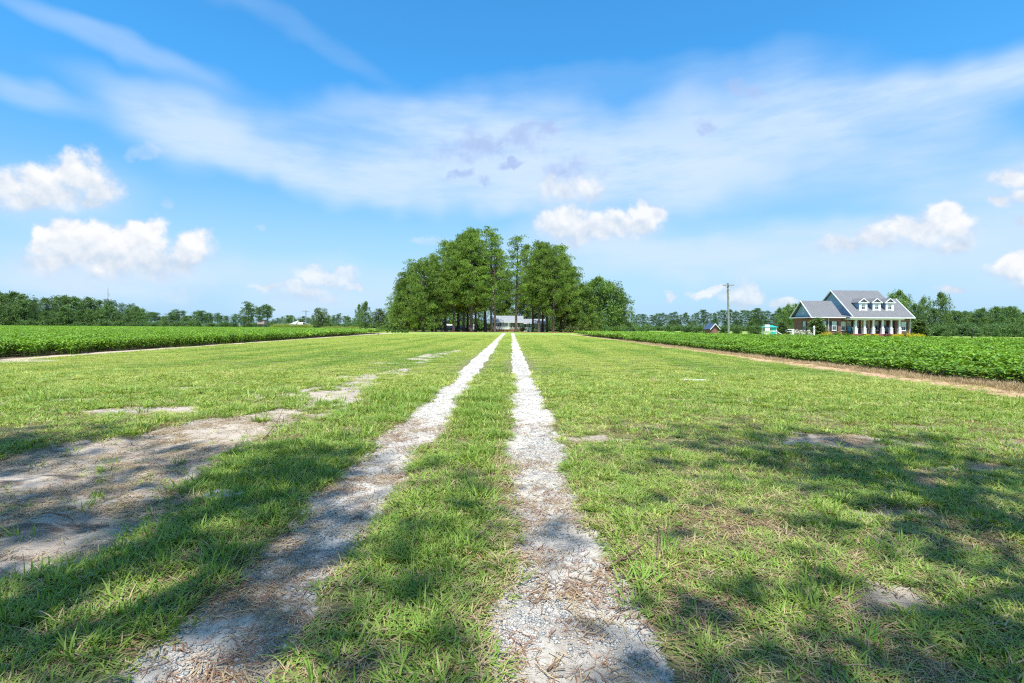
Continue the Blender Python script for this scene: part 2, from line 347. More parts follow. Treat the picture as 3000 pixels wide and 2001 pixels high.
M = dict(
 white=paint('white paint', (.78, .79, .80), .5, .05), brick=mk_brick(), siding=mk_lap('blue lap siding', (.25, .39, .53)),
 ranch_siding=mk_lap('sage lap siding', (.47, .53, .50), .2), shingle=mk_shingle(), metalroof=mk_metalroof(), glass=mk_glass(),
 shutter=paint('dark shutters', (.035, .045, .06), .5), door_yellow=paint('yellow green door', (.62, .60, .10), .4), black=paint('black metal', (.02, .02, .022), .4),
 concrete=paint('concrete', (.42, .40, .37), .9, .15, 5), teal=paint('teal plastic', (.03, .42, .36), .4), wood_grey=barkmat('weathered pole wood', (.17, .19, .17), (.32, .34, .31), 9),
 pine_bark=barkmat('pine bark', (.055, .04, .033), (.17, .13, .11)), grey_bark=barkmat('grey bark', (.07, .065, .055), (.22, .20, .17)),
 twig=barkmat('dead twig', (.12, .08, .05), (.30, .22, .16), 30), navy=mk_shingle('navy roof shingles', (.03, .06, .13), (.07, .11, .2)),
 navyseat=paint('blue chair paint', (.06, .30, .45), .4), rust=paint('rusty red steel', (.30, .12, .13), .6), steel=paint('galvanised steel', (.38, .42, .47), .5),
 tyre=paint('tyre rubber', (.02, .02, .02), .8), rim=paint('wheel rim', (.45, .46, .48), .3, metal=.6), lamp=paint('lamp lens', (.7, .7, .68), .2), redlamp=paint('tail lamp', (.4, .02, .02), .2),
 car_black=paint('black car paint', (.015, .017, .022), .18, spec=.6), car_navy=paint('navy car paint', (.02, .035, .07), .18, spec=.6), white_stone=paint('white stone', (.66, .64, .6), .8, .12, 8),
 brickcap=paint('brick steps', (.26, .10, .085), .85, .2, 6), curtain=paint('window blinds', (.55, .66, .62), .7), tan=paint('tan plywood', (.42, .30, .27), .8, .15, 4),
 # foliage
 pine=leafmat('pine needles green', (.055, .135, .024), (.19, .315, .042), (.35, .45, .09), .2, .45),
 hardwood=leafmat('broad leaves', (.055, .135, .028), (.15, .25, .045), (.23, .33, .085), .2, .7),
 darkleaf=leafmat('dark waxy leaves', (0.028, 0.079, 0.028), (0.079, 0.149, 0.038), (0.280, 0.333, 0.096), .15, .9, .35),
 lime=leafmat('lime leaves', (.14, .24, .02), (.22, .32, .03), (.28, .36, .05), .4, .9),
 farwood=leafmat('woodland leaves', (.038, .105, .036), (.105, .20, .048), (.19, .27, .08), .2, .3),
 farpine=leafmat('woodland pine needles', (.036, .10, .038), (.09, .185, .052), (.17, .26, .075), .18, .3),
 yellow=leafmat('golden shrub leaves', (.55, .45, .01), (.42, .42, .02), (.75, .62, .02), .25, 1.5),
 redleaf=leafmat('maroon shrub leaves', (.09, .015, .02), (.16, .03, .03), (.13, .06, .03), .2, 1.5, tcol=(1.4, .6, .5)),
 shrub=leafmat('green shrub leaves', (.06, .15, .02), (.11, .22, .03), (.16, .26, .05), .3, 1.2),
 blossom=leafmat('cream blossom', (.62, .60, .45), (.70, .70, .60), (.78, .78, .72), .3, 2, tcol=(1, 1, .9)),
 soy=leafmat('soybean leaves', (.065, .195, .015), (.15, .315, .022), (.34, .47, .065), .22, .9, .4, (1.35, 1.25, .4)),
 grass=leafmat('grass blades', (.125, .255, .030), (.215, .335, .048), (.34, .42, .11), .30, .9, .42, (1.25, 1.2, .45)),
 grass_yellow=leafmat('yellow green grass blades', (.28, .38, .055), (.37, .44, .085), (.48, .50, .18), .30, .9, .45, (1.2, 1.12, .5)),
 straw=leafmat('dry straw', (.34, .26, .14), (.44, .34, .19), (.52, .42, .26), .2, 1.0, .7, (1, .9, .7)),
 needles_red=leafmat('fallen pine needles', (.26, .125, .065), (.36, .20, .11), (.24, .16, .11), .1, 2.0, .6, (1, .8, .6)),
 stone=None)
def mk_stone():
    m, t = new_mat('gravel stones'); oi = t.new('ShaderNodeObjectInfo').outputs['Random']; g = t.new('ShaderNodeNewGeometry').outputs['Random Per Island']
    r = t.new('ShaderNodeValToRGB'); t.put(r.inputs[0], t.m('FRACT', t.m('MULTIPLY', t.m('ADD', oi, g), 3.7)))
    e = r.color_ramp.elements; e[0].color = (.15, .165, .185, 1); e[1].color = (.55, .52, .46, 1)
    for p, c in ((.3, (.22, .245, .275, 1)), (.5, (.34, .345, .345, 1)), (.75, (.43, .41, .37, 1))):
        x = e.new(p); x.color = c
    co = t.new('ShaderNodeTexCoord').outputs['Object']; n = t.noise(co, 60, 3)
    b = principled(t, t.mix(t.m('MULTIPLY', n, .6), r.outputs[0], (.46, .43, .38)), .8, .25); t.l.new(b.outputs[0], t.out.inputs[0]); return m
M['stone'] = mk_stone()

# ================================================================== GROUND
def track_l(y): return -1.40 - 0.004 * y
def track_r(y): return 0.35 - 0.0015 * y
def left_edge(y): return -21.2 - 0.048 * y          # foot of the left crop
RF = np.array([(7.6, 13.6), (13, 13.4), (40, 13.1), (105, 12.6)])  # foot of the right crop: (Y, X)
def right_edge(y): return np.interp(y, RF[:, 0], RF[:, 1])
FAR_R = [(10.5, 105), (27.7, 104), (29.5, 70), (32, 60), (36.7, 50), (49, 48), (75, 52), (95, 54)]   # far side of the right crop
def far_right(x): return np.interp(x, [p[0] for p in FAR_R], [p[1] for p in FAR_R])
def m_tracks(x, y):
    n = (fbm(x * 3, y * 3, 3, 5) - .5) * .34 * np.clip(1.3 - y / 30, .15, 1)
    wob = (vnoise(y * .45, y * 0, 11) - .5) * .12 * np.clip(1.5 - y / 40, .2, 1)
    wl = .36 - .03 * smooth01((y - 5) / 20) + (vnoise(y * 1.1, y * 0 + 4, 3) - .5) * .14
    wr = .345 - .05 * smooth01((y - 5) / 20) + (vnoise(y * 1.1, y * 0 + 9, 4) - .5) * .14
    dl = np.abs(x - track_l(y) - wob) - wl + n * .55
    dr = np.abs(x - track_r(y) - wob) - wr + n * .55
    a = smooth01((.07 - dl) / .14); b = smooth01((.07 - dr) / .14)
    end = smooth01((126 - y) / 4)
    return a * end, b * end
SOIL = np.array([(-6, -5.6, -2.95), (2, -6.2, -2.9), (3.4, -6.6, -2.75), (5.2, -6.3, -3.1), (6.6, -6.0, -3.35), (8.6, -4.9, -3.15), (10, -4.1, -3.0), (12, -5.0, -3.4), (14, -5.1, -3.5), (17.5, -4.6, -3.4), (19, -4.0, -3.6),
                 (22, -4.2, -3.6), (25, -5.2, -3.6), (29, -5.0, -3.3), (33, -4.0, -3.2), (35, -3.6, -3.5)])
BLOBS = [(-6.6, 9.2, .9, .5), (-5.6, 11.3, .9, .4), (-8.0, 12.5, .5, .3), (-4.6, 15.4, .9, .5), (-9, 10.4, .6, .22), (-5.1, 21.5, .8, .5), (-7.2, 13.6, .5, .3), (-10.5, 8.9, .6, .3),
         (4.45, 7.0, .78, .46), (5.25, 5.75, .62, .26), (7.2, 6.9, .9, .3), (4.0, 5.1, .5, .2), (3.2, 4.3, .4, .16), (1.25, 7.1, .3, .2), (6.4, 8.0, .5, .3), (2.2, 2.9, .3, .2), (-20.6, 21.3, 1.5, .8), (-27.5, 92, 2.2, 3)]
def m_soil(x, y):
    l = np.interp(y, SOIL[:, 0], SOIL[:, 1]); r = np.interp(y, SOIL[:, 0], SOIL[:, 2])
    n = (fbm(x * 1.3, y * 1.1, 4, 21) - .5)
    d = np.maximum(l - x, x - r) + n * np.interp(y, [2, 6, 9, 16, 34], [.5, .7, 1.1, 1.5, 1.7])
    d = d + (fbm(x * 4, y * 4, 3, 24) - .5) * .55
    a = smooth01((.16 - d) / .5) * smooth01((35.5 - y) / 1.5)
    a = a * np.where(y > 8.2, smooth01((fbm(x * 2.2, y * 1.5, 3, 77) - .24) / .16), 1)
    for (cx, cyy, rx, ry) in BLOBS:
        q = np.hypot((x - cx) / rx, (y - cyy) / ry) + n * 1.6 + (fbm(x * 4.5, y * 4.5, 3, 23) - .5) * 1.5
        a = np.maximum(a, smooth01((1.25 - q) / .5))
    return a
def m_dry(x, y):
    n = (fbm(x * .9, y * .5, 4, 31) - .5)
    w = np.interp(y, [7, 14, 30, 100], [2.3, 2.0, 1.3, .9])
    dr = np.abs(x - (right_edge(y) - w * .5 + .1)) - w * .55 + n * 1.1
    a = smooth01((.15 - dr) / .35) * (y > 5) * (y < 106)
    wl = np.interp(y, [10, 22, 60, 110], [1.1, 1.0, 1.0, 1.3])
    dl = np.abs(x - (left_edge(y) + wl * .5)) - wl * .55 + n * .8
    b = smooth01((.15 - dl) / .3) * (y > 5) * (y < 112)
    return a, b
def m_straw(x, y):
    n = (fbm(x * .25, y * .25, 4, 41) - .5)
    q = np.maximum(np.abs(x + 3) / 31, np.abs(y - 146) / 10.5) + n * .45
    a = smooth01((1 - q) / .12) * np.where((np.abs(x + 1) < 3.5) & (y < 158), .0, 1)
    return a
def in_left(x, y): return (x < left_edge(y)) & (y < 225 + 0 * x) & ((y < 112) | (x < -36)) & (y < np.interp(-x, [26, 50, 100, 200], [112, 160, 205, 225]))
def in_right(x, y): return (x > right_edge(y)) & (y < far_right(x)) & (y > 5)
def height(x, y):
    fade = smooth01((60 - y) / 20) * smooth01((16 - np.abs(x)) / 4)
    a, b = m_tracks(x, np.minimum(y, 130)); s = m_soil(x, y)
    h = (fbm(x * .7, y * .7, 3, 51) - .5) * .05 + (fbm(x * 5, y * 5, 3, 52) - .5) * .018 - (a + b) * .028
    deep = smooth01((9 - y) / 3) * (x < -2)
    h = h + s * (-.05 * deep - .012 + (fbm(x * 3.2 + 2 * vnoise(x * 2, y * 2, 9), y * 4.5, 4, 53) - .5) * .11 * (0.35 + .65 * deep))
    return h * fade
def lines(fine, f0, g, lim):
    v = [0.0]
    while v[-1] < lim: v.append(v[-1] + max(fine, (v[-1] - f0) * g + fine))
    return v
xp = lines(.05, 4.2, .013, 26); xp += [28, 30, 33, 37, 42, 50, 62, 80, 110, 160, 240, 400, 700, 1200, 3000]
xs = np.array([-v for v in reversed(xp[1:])] + xp)
yp = [1.2]
while yp[-1] < 140: yp.append(yp[-1] + max(.045, .0095 * yp[-1]))
ys = np.array([-400, -150, -60, -30, -20, -14, -10, -8, -6, -5, -4, -3, -2.2, -1.5, -1, -.5, 0, .4, .8] + yp + [143, 147, 152, 158, 165, 175, 190, 215, 250, 300, 400, 600, 1000, 1800, 3500])
GX, GY = np.meshgrid(xs, ys); GZ = height(GX, GY)
ta, tb = m_tracks(GX, GY); gs = m_soil(GX, GY); dra, drb = m_dry(GX, GY); st = m_straw(GX, GY)
gl = in_left(GX, GY); gr = in_right(GX, GY)
nx, ny = len(xs), len(ys)
V = np.stack([GX.ravel(), GY.ravel(), GZ.ravel()], 1)
ii = (np.arange(ny - 1)[:, None] * nx + np.arange(nx - 1)[None]).ravel()
Q = np.stack([ii, ii + 1, ii + nx + 1, ii + nx], 1)
def fmean(a): a = a.ravel().astype(float); return a[Q].mean(1)
cl = np.zeros(len(Q), int)
cl[fmean(gl) > .5] = 5; cl[fmean(gr) > .5] = 6
cl[fmean(dra) > .5] = 7; cl[fmean(drb) > .5] = 4
cl[fmean(st) > .5] = 8
cl[(fmean(gs) > .5)] = 3
cl[fmean(ta) > .5] = 1; cl[fmean(tb) > .5] = 2
def mk_ground():
    m, t = new_mat('ground'); co = t.new('ShaderNodeTexCoord').outputs['Object']
    def A(n):
        a = t.new('ShaderNodeAttribute'); a.attribute_name = n; return a.outputs['Fac']
    sp = t.new('ShaderNodeSeparateXYZ'); t.put(sp.inputs[0], co); X, Y = sp.outputs[0], sp.outputs[1]
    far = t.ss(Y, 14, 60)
    n1 = t.noise(co, .35, 5, .6); n2 = t.noise(co, 2.2, 6, .7); n3 = t.noise(co, 30, 4, .7); n4 = t.noise(co, 160, 3, .7)
    nst = t.noise(t.mapping(co, rot=(0, 0, R(8)), scl=(1.2, .16, 1)), 1.0, 5, .65)
    # mown lawn: greener and yellower drifts, mower lines running along the drive
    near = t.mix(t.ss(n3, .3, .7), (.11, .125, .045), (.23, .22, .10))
    fg = t.mix(t.ss(n1, .3, .7), (.17, .265, .04), (.255, .34, .07))
    fg = t.mix(t.ss(nst, .45, .7, 0, .75), fg, (.27, .35, .085))
    fg = t.mix(t.ss(n2, .55, .8, 0, .5), fg, (.09, .19, .028))
    fg = t.mix(t.ss(n3, .35, .75, 0, .35), fg, (.33, .38, .14))
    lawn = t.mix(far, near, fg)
    # thin thatch tone beside the drive
    def edge(att, k=.5): return t.ss(t.m('MULTIPLY_ADD', t.m('SUBTRACT', n3, .5), k, att), .30, .62)
    dry = t.mix(t.ss(n2, .3, .7), (.42, .26, .14), (.56, .40, .25))
    dry = t.mix(t.ss(n3, .5, .8, 0, .5), dry, (.60, .50, .38))
    dl = t.mix(t.ss(n2, .3, .7), (.40, .31, .23), (.56, .46, .36))
    soil = t.mix(t.ss(n2, .32, .68), (.29, .25, .21), (.50, .44, .37))
    soil = t.mix(t.ss(n1, .42, .6, 0, .6), soil, (.54, .46, .37))
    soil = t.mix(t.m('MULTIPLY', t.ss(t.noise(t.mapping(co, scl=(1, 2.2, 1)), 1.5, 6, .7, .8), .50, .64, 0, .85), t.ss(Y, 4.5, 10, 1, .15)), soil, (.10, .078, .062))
    soil = t.mix(t.ss(n4, .45, .8, 0, .4), soil, (.40, .31, .22))
    marl = t.mix(t.ss(n3, .3, .7), (.47, .43, .37), (.66, .615, .54))
    marl = t.mix(t.ss(n4, .5, .75, 0, .55), marl, (.36, .35, .34))
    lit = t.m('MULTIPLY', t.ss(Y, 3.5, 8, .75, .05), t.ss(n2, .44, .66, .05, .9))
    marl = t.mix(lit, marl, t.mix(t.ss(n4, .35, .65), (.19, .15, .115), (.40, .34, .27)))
    strw = t.mix(t.ss(t.noise(co, 1.1, 4), .35, .65), (.33, .13, .06), (.42, .24, .13))
    field = t.mix(n2, (.10, .075, .05), (.17, .13, .09))
    c = t.mix(A('straw'), lawn, strw); c = t.mix(A('field'), c, field)
    c = t.mix(edge(A('dry')), c, dry); c = t.mix(edge(A('dryl')), c, dl); c = t.mix(edge(A('soil')), c, soil); c = t.mix(edge(A('gravel'), .7), c, marl)
    hgt = t.m('ADD', t.m('MULTIPLY', n3, .6), t.m('MULTIPLY', n4, .5))
    b = principled(t, c, .92, .12, 0, bump(t, hgt, .9, .028)); t.l.new(b.outputs[0], t.out.inputs[0]); return m
M['ground'] = mk_ground()
attrs = dict(gravel=np.maximum(ta, tb), soil=gs, dry=dra, dryl=drb, straw=st, field=np.maximum(gl, gr).astype(float))
for k, nm, lab in ((0, 'lawn', None), (1, 'gravel_wheel_track', 'left'), (2, 'gravel_wheel_track', 'right'), (3, 'bare_sandy_soil', None), (4, 'sandy_strip', 'l'), (7, 'dry_strip', 'r'),
                   (5, 'field_soil', 'l'), (6, 'field_soil', 'r'), (8, 'pine_straw_ground', None)):
    q = Q[cl == k]
    if not len(q): continue
    u, inv = np.unique(q, return_inverse=True)
    me = np_mesh(nm, V[u], inv.reshape(q.shape), True)
    for an, av in attrs.items():
        a = me.attributes.new(an, 'FLOAT', 'POINT'); a.data.foreach_set('value', av.ravel()[u].astype(np.float32))
    o = link_mesh(nm, me, M['ground']); tag(o, kind='structure')
    L = {0: 'mown green lawn either side of the gravel drive', 1: 'left pale gravel wheel track of the drive', 2: 'right pale gravel wheel track of the drive',
         3: 'bare grey sandy soil left of the drive', 4: 'pale sandy strip along the foot of the left soybean field', 7: 'tan dry strip along the foot of the right soybean field',
         5: 'brown soil under the left soybean field', 6: 'brown soil under the right soybean field', 8: 'orange pine straw on the ground under the pine grove'}[k]
    o['label'] = L; o['category'] = 'ground'

# ================================================================== SCATTERED STUFF
def scatter(name, P_, rot, scl, idx, variants, label, cat):
    src = bpy.data.collections.new(name + ' shapes')
    for i, me in enumerate(variants):
        src.objects.link(bpy.data.objects.new('%s_shape_%02d' % (name, i), me))
    me = bpy.data.meshes.new(name); me.vertices.add(len(P_)); me.vertices.foreach_set('co', np.asarray(P_, np.float32).ravel())
    for an, ty, v in (('rot', 'FLOAT_VECTOR', rot), ('scl', 'FLOAT_VECTOR', scl), ('idx', 'INT', idx)):
        a = me.attributes.new(an, ty, 'POINT'); a.data.foreach_set('vector' if ty == 'FLOAT_VECTOR' else 'value', np.asarray(v, np.int32 if ty == 'INT' else np.float32).ravel())
    o = link_mesh(name, me); tag(o, label, cat, kind='stuff')
    g = bpy.data.node_groups.new(name, 'GeometryNodeTree'); g.interface.new_socket('Geometry', in_out='INPUT', socket_type='NodeSocketGeometry'); g.interface.new_socket('Geometry', in_out='OUTPUT', socket_type='NodeSocketGeometry')
    gi = g.nodes.new('NodeGroupInput'); go = g.nodes.new('NodeGroupOutput'); ip = g.nodes.new('GeometryNodeInstanceOnPoints')
    ci = g.nodes.new('GeometryNodeCollectionInfo'); ci.inputs['Collection'].default_value = src; ci.inputs['Separate Children'].default_value = True; ci.inputs['Reset Children'].default_value = True
    ip.inputs['Pick Instance'].default_value = True
    def at_(nm, dt):
        n = g.nodes.new('GeometryNodeInputNamedAttribute'); n.data_type = dt; n.inputs[0].default_value = nm; return n.outputs[0]
    g.links.new(gi.outputs[0], ip.inputs['Points']); g.links.new(ci.outputs[0], ip.inputs['Instance'])
    g.links.new(at_('idx', 'INT'), ip.inputs['Instance Index'])
    er = g.nodes.new('FunctionNodeEulerToRotation'); g.links.new(at_('rot', 'FLOAT_VECTOR'), er.inputs[0]); g.links.new(er.outputs[0], ip.inputs['Rotation'])
    g.links.new(at_('scl', 'FLOAT_VECTOR'), ip.inputs['Scale']); g.links.new(ip.outputs[0], go.inputs[0])
    md = o.modifiers.new('scatter', 'NODES'); md.node_group = g
    return o
def blades(n, spread, lmin, lmax, w, lean, seg=2, seed=0, wide=.0):
    """a tuft of curved, tapered grass blades"""
    r = np.random.default_rng(seed); a = r.uniform(0, 2 * math.pi, n); rad = spread * np.sqrt(r.random(n))
    b = np.stack([rad * np.cos(a), rad * np.sin(a), np.full(n, -.008)], 1); L = r.uniform(lmin, lmax, n)
    d = a + r.normal(0, .9, n); ln = np.clip(r.normal(lean, .3, n), .05, 1.35)
    side = np.stack([-np.sin(d), np.cos(d), 0 * d], 1); out = np.stack([np.cos(d), np.sin(d), 0 * d], 1)
    ww = w * r.uniform(.7, 1.3, n); vs_ = []; 
    for s in range(seg + 1):
        t = s / seg; th = ln * (0.35 + .9 * t)
        if s == 0: c = b.copy()
        else: c = c + (out * np.sin(th)[:, None] + np.array([0, 0, 1]) * np.cos(th)[:, None]) * (L / seg)[:, None]
        k = (1 - t) ** .6 if t < 1 else 0
        if s < seg: vs_ += [c - side * (ww * k / 2)[:, None], c + side * (ww * k / 2)[:, None]]
        else: vs_ += [c]
    m = len(vs_); Vv = np.stack(vs_, 1).reshape(-1, 3); base = np.arange(n)[:, None] * m
    quads = [base + np.array([[2 * s, 2 * s + 1, 2 * s + 3, 2 * s + 2]]) for s in range(seg - 1)]
    tri = base + np.array([[2 * seg - 2, 2 * seg - 1, 2 * seg]])
    return Vv, ([np.concatenate(quads)] if quads else []) + [tri]
def tuft_mesh(nm, mat, *a, **k):
    v, f = blades(*a, **k); me = np_mesh(nm, v, f); me.materials.append(mat); return me
def sample(n, x0, x1, y0, y1): return rng.uniform(x0, x1, n), rng.uniform(y0, y1, n)
def frustum(x, y, pad=1.2): return np.abs(x) < y * 1.03 + pad
def lawn_keep(x, y):
    a, b = m_tracks(x, y); s = m_soil(x, y); dr_, dl_ = m_dry(x, y)
    lawn = 1 - np.maximum.reduce([a, b, s * np.interp(y, [9, 14, 22], [.985, .9, .78]), dr_ * .95, dl_ * .97])
    thin = 1 - .35 * smooth01((fbm(x * 1.6, y * 1.6, 3, 61) - .52) / .15) * (y < 12)
    return (rng.random(len(x)) < lawn * thin) & (x > left_edge(y) + .1) & (x < right_edge(y) - .05)
# near tufts
tv = []
for i in range(5): tv.append(tuft_mesh('tuft', M['grass'], 13, .05, .05, .12, .0092, .95, 2, seed=i))
for i in range(3): tv.append(tuft_mesh('tuft', M['grass'], 20, .08, .10, .20, .0105, .65, 3, seed=20 + i))         # tall
for i in range(3): tv.append(tuft_mesh('tuft', M['grass_yellow'], 13, .05, .05, .10, .0088, .8, 2, seed=30 + i))
for i in range(3): tv.append(tuft_mesh('tuft', M['straw'], 10, .06, .05, .13, .0060, 1.15, 2, seed=40 + i))
xs1, ys1 = sample(60000, -7.5, 7.5, 1.5, 6.6); k = frustum(xs1, ys1); xs1, ys1 = xs1[k], ys1[k]
xs2, ys2 = sample(80000, -17, 13.6, 6.6, 18); k = frustum(xs2, ys2) & (rng.random(80000) < np.interp(ys2, [12, 18], [1, .0])); xs2, ys2 = xs2[k], ys2[k]
x = np.concatenate([xs1, xs2]); y = np.concatenate([ys1, ys2]); k = lawn_keep(x, y); x, y = x[k], y[k]
k = rng.random(len(x)) < .45 + .6 * smooth01((fbm(x * 1.1, y * 1.1, 3, 62) - .34) / .22); x, y = x[k], y[k]
n = len(x); rank = vnoise(x * .8, y * .5, 71) * .6 + fbm(x * .35, y * .25, 3, 72) * .8
near_tr = (np.abs(x + 2.35) < .75) | (np.abs(x + .55) < .35) | (m_soil(x + .2, y) > .2)
r_ = rng.random(n); idx = rng.integers(0, 5, n)
tall = (r_ < np.where(near_tr, .16, .05)) & (y < 12); idx[tall] = rng.integers(5, 8, tall.sum())
ye = rng.random(n) < np.interp(y, [3, 8, 14], [.22, .42, .55]) * (.5 + rank); ye &= ~tall; idx[ye] = rng.integers(8, 11, ye.sum())
sw = rng.random(n) < np.interp(y, [3, 7, 14], [.22, .10, .04]) + .30 * smooth01((fbm(x * 1.6, y * 1.6, 3, 61) - .5) / .15) * (y < 8); idx[sw] = rng.integers(11, 14, sw.sum())
hs_ = np.interp(y, [2, 6, 14], [.50, .56, .62]) * rng.uniform(.65, 1.25, n) * (.75 + .5 * vnoise(x * 1.2, y * 1.2, 73)) * np.where(near_tr, 1.15, .9)
ws_ = np.interp(y, [2, 6, 14], [1.0, 1.15, 1.9]) * rng.uniform(.8, 1.3, n)
scatter('grass', np.stack([x, y, height(x, y)], 1), np.stack([rng.normal(0, .12, n), rng.normal(0, .12, n), rng.uniform(0, 6.28, n)], 1), np.stack([ws_, ws_, hs_ * np.maximum(1, ws_ * .75)], 1), idx, tv,
        'short rough grass in the foreground beside the gravel tracks', 'grass')
# mid and far lawn patches
pv = []
for i, mt in enumerate(('grass', 'grass', 'grass_yellow', 'grass_yellow', 'grass')): pv.append(tuft_mesh('patch', M[mt], 110, .26, .05, .10, .013, .8, 1, seed=60 + i))
x, y = sample(96000, -30, 13.6, 10, 96); d_ = np.interp(y, [10, 15, 25, 62, 96], [0, 1, .75, .38, .05]); k = frustum(x, y) & (rng.random(len(x)) < d_); x, y = x[k], y[k]; k = lawn_keep(x, y) & (m_tracks(x - .28, y)[0] + m_tracks(x + .28, y)[0] + m_tracks(x - .28, y)[1] + m_tracks(x + .28, y)[1] < .3); x, y = x[k], y[k]; n = len(x)
yl = fbm(x * .22, y * .12, 3, 81) + .16 * np.sin(x * 2.1 + 1.5 * vnoise(x * .3, y * .1, 5)) + .08 * np.sin(x * 5.3)
idx = np.where(yl + rng.normal(0, .12, n) > np.interp(y, [14, 60], [.46, .30]), rng.integers(2, 4, n), rng.integers(0, 2, n)); ws_ = np.interp(y, [14, 30, 62, 96], [.9, 1.2, 2.1, 2.4]) * rng.uniform(.8, 1.2, n)
scatter('lawn_grass', np.stack([x, y, height(x, y)], 1), np.stack([0 * x, 0 * x, rng.uniform(0, 6.28, n)], 1), np.stack([ws_, ws_, np.sqrt(ws_) * rng.uniform(.45, .85, n)], 1), idx, pv,
        'mown lawn grass stretching away on both sides of the drive', 'grass')
# tan dead grass along the right crop
dv = [tuft_mesh('dead', M['straw'], 26, .12, .12, .32, .010, .8, 2, seed=90 + i) for i in range(4)]
x, y = sample(22000, 10.5, 14.6, 6, 60); a, b = m_dry(x, y); k = frustum(x, y, 2) & (rng.random(len(x)) < a * np.interp(y, [8, 20, 60], [.75, .5, .3]) * (.25 + .9 * smooth01((x - right_edge(y) + 1.1) / .9))); x, y = x[k], y[k]; n = len(x)
s_ = rng.uniform(.5, 1.1, n) * np.interp(y, [8, 16, 60], [1.1, .75, .6]) * (.5 + .7 * smooth01((x - right_edge(y) + 1.0) / .9))
scatter('dead_grass', np.stack([x, y, height(x, y)], 1), np.stack([0 * x, 0 * x, rng.uniform(0, 6.28, n)], 1), np.stack([s_ * 1.2, s_ * 1.2, s_], 1), rng.integers(0, 4, n), dv,
        'tan dead grass at the foot of the right soybean field', 'grass')
# gravel
def stone_mesh(sd_, n_=6):
    r = np.random.default_rng(sd_); vs_, fs = [], []
    for q in range(n_):
        c = np.array([r.normal(0, .035), r.normal(0, .035), 0]); s = r.uniform(.004, .009) * (1.7 if r.random() < .15 else 1); e = np.array([r.uniform(.8, 1.5), r.uniform(.7, 1.1), r.uniform(.35, .7)]) * s
        base = np.array([(0, 0, 1), (1, 0, .2), (.3, .95, .25), (-.8, .6, .15), (-.8, -.6, .25), (.3, -.95, .1), (0, 0, -.7)]) * r.uniform(.8, 1.2, (7, 1))
        t = r.uniform(0, 6.28); ro = np.array([[math.cos(t), -math.sin(t), 0], [math.sin(t), math.cos(t), 0], [0, 0, 1]])
        k0 = len(vs_) * 7; vs_.append(base * e @ ro.T + c); 
        for i in range(5):
            j = (i + 1) % 5; fs += [(k0, k0 + 1 + i, k0 + 1 + j), (k0 + 6, k0 + 1 + j, k0 + 1 + i)]
    me = np_mesh('stones', np.concatenate(vs_), np.array(fs)); me.materials.append(M['stone']); return me
x, y = sample(110000, -2.2, 1.2, 1.6, 30); a, b = m_tracks(x, y); cen = np.maximum(a * np.interp(y, [2, 4.2, 5.2, 30], [.75, .65, .16, .12]), b * np.interp(y, [2, 5.5, 8, 30], [.8, .65, .25, .15]))
pt = smooth01((fbm(x * 2.2, y * 1.4, 3, 95) - .36) / .2)
k = rng.random(len(x)) < cen * np.interp(y, [2, 9, 18, 30], [.8, .8, .6, .3]) * (.25 + .75 * pt); x, y = x[k], y[k]; n = len(x)
s_ = rng.uniform(.6, 1.25, n) * np.interp(y, [2, 16, 30], [1, 1.3, 1.8])
scatter('gravel', np.stack([x, y, height(x, y) + .001], 1), np.stack([0 * x, 0 * x, rng.uniform(0, 6.28, n)], 1), np.stack([s_] * 3, 1), rng.integers(0, 10, n), [stone_mesh(i) for i in range(10)],
        'blue grey gravel lying in the wheel tracks of the drive', 'gravel')
# fallen needles, straw and chips
def litter_mesh(sd_, mat, n_=14, L=.09, w=.0022):
    r = np.random.default_rng(sd_); v = []; f = []
    for q in range(n_):
        a = r.uniform(0, 6.28); c = np.array([r.normal(0, .07), r.normal(0, .07), r.uniform(.002, .012)]); l = L * r.uniform(.5, 1.3)
        d = np.array([math.cos(a), math.sin(a), r.normal(0, .05)]) * l / 2; s = np.array([-math.sin(a), math.cos(a), 0]) * w; m = np.array([-math.sin(a), math.cos(a), .1]) * l * r.normal(0, .10)
        k0 = len(v); v += [c - d - s, c - d + s, c + m - s, c + m + s, c + d]; f += [(k0, k0 + 2, k0 + 3), (k0, k0 + 3, k0 + 1), (k0 + 2, k0 + 4, k0 + 3)]
    me = np_mesh('litter', np.array(v), np.array(f)); me.materials.append(mat); return me
lv = [litter_mesh(i, M['needles_red']) for i in range(4)] + [litter_mesh(10 + i, M['straw'], 12, .10, .0022) for i in range(4)] + [litter_mesh(20, M['twig'], 4, .14, .004)]
x, y = sample(46000, -8, 8, 1.6, 9); k = frustum(x, y); x, y = x[k], y[k]
a, b = m_tracks(x, y); s = m_soil(x, y); g_ = 1 - np.maximum.reduce([a, b, s]); pt = smooth01((fbm(x * 1.7, y * 1.7, 3, 99) - .42) / .16)
k = rng.random(len(x)) < (a * .6 * np.clip(1.3 - y / 9, .2, 1) + b * .35 * np.clip(1.2 - y / 9, .2, 1) + s * .5 + g_ * .25) * (.2 + .8 * pt); x, y = x[k], y[k]; n = len(x)
idx = np.where(rng.random(n) < np.where(m_soil(x, y) > .5, .15, .55), rng.integers(0, 4, n), rng.integers(4, 8, n)); idx[rng.random(n) < .05] = 8
scatter('fallen_pine_needles', np.stack([x, y, height(x, y) + .004], 1), np.stack([0 * x, 0 * x, rng.uniform(0, 6.28, n)], 1), np.stack([rng.uniform(.8, 1.3, n)] * 3, 1), idx, lv,
        'rust brown fallen pine needles and straw littering the foreground', 'pine needles')

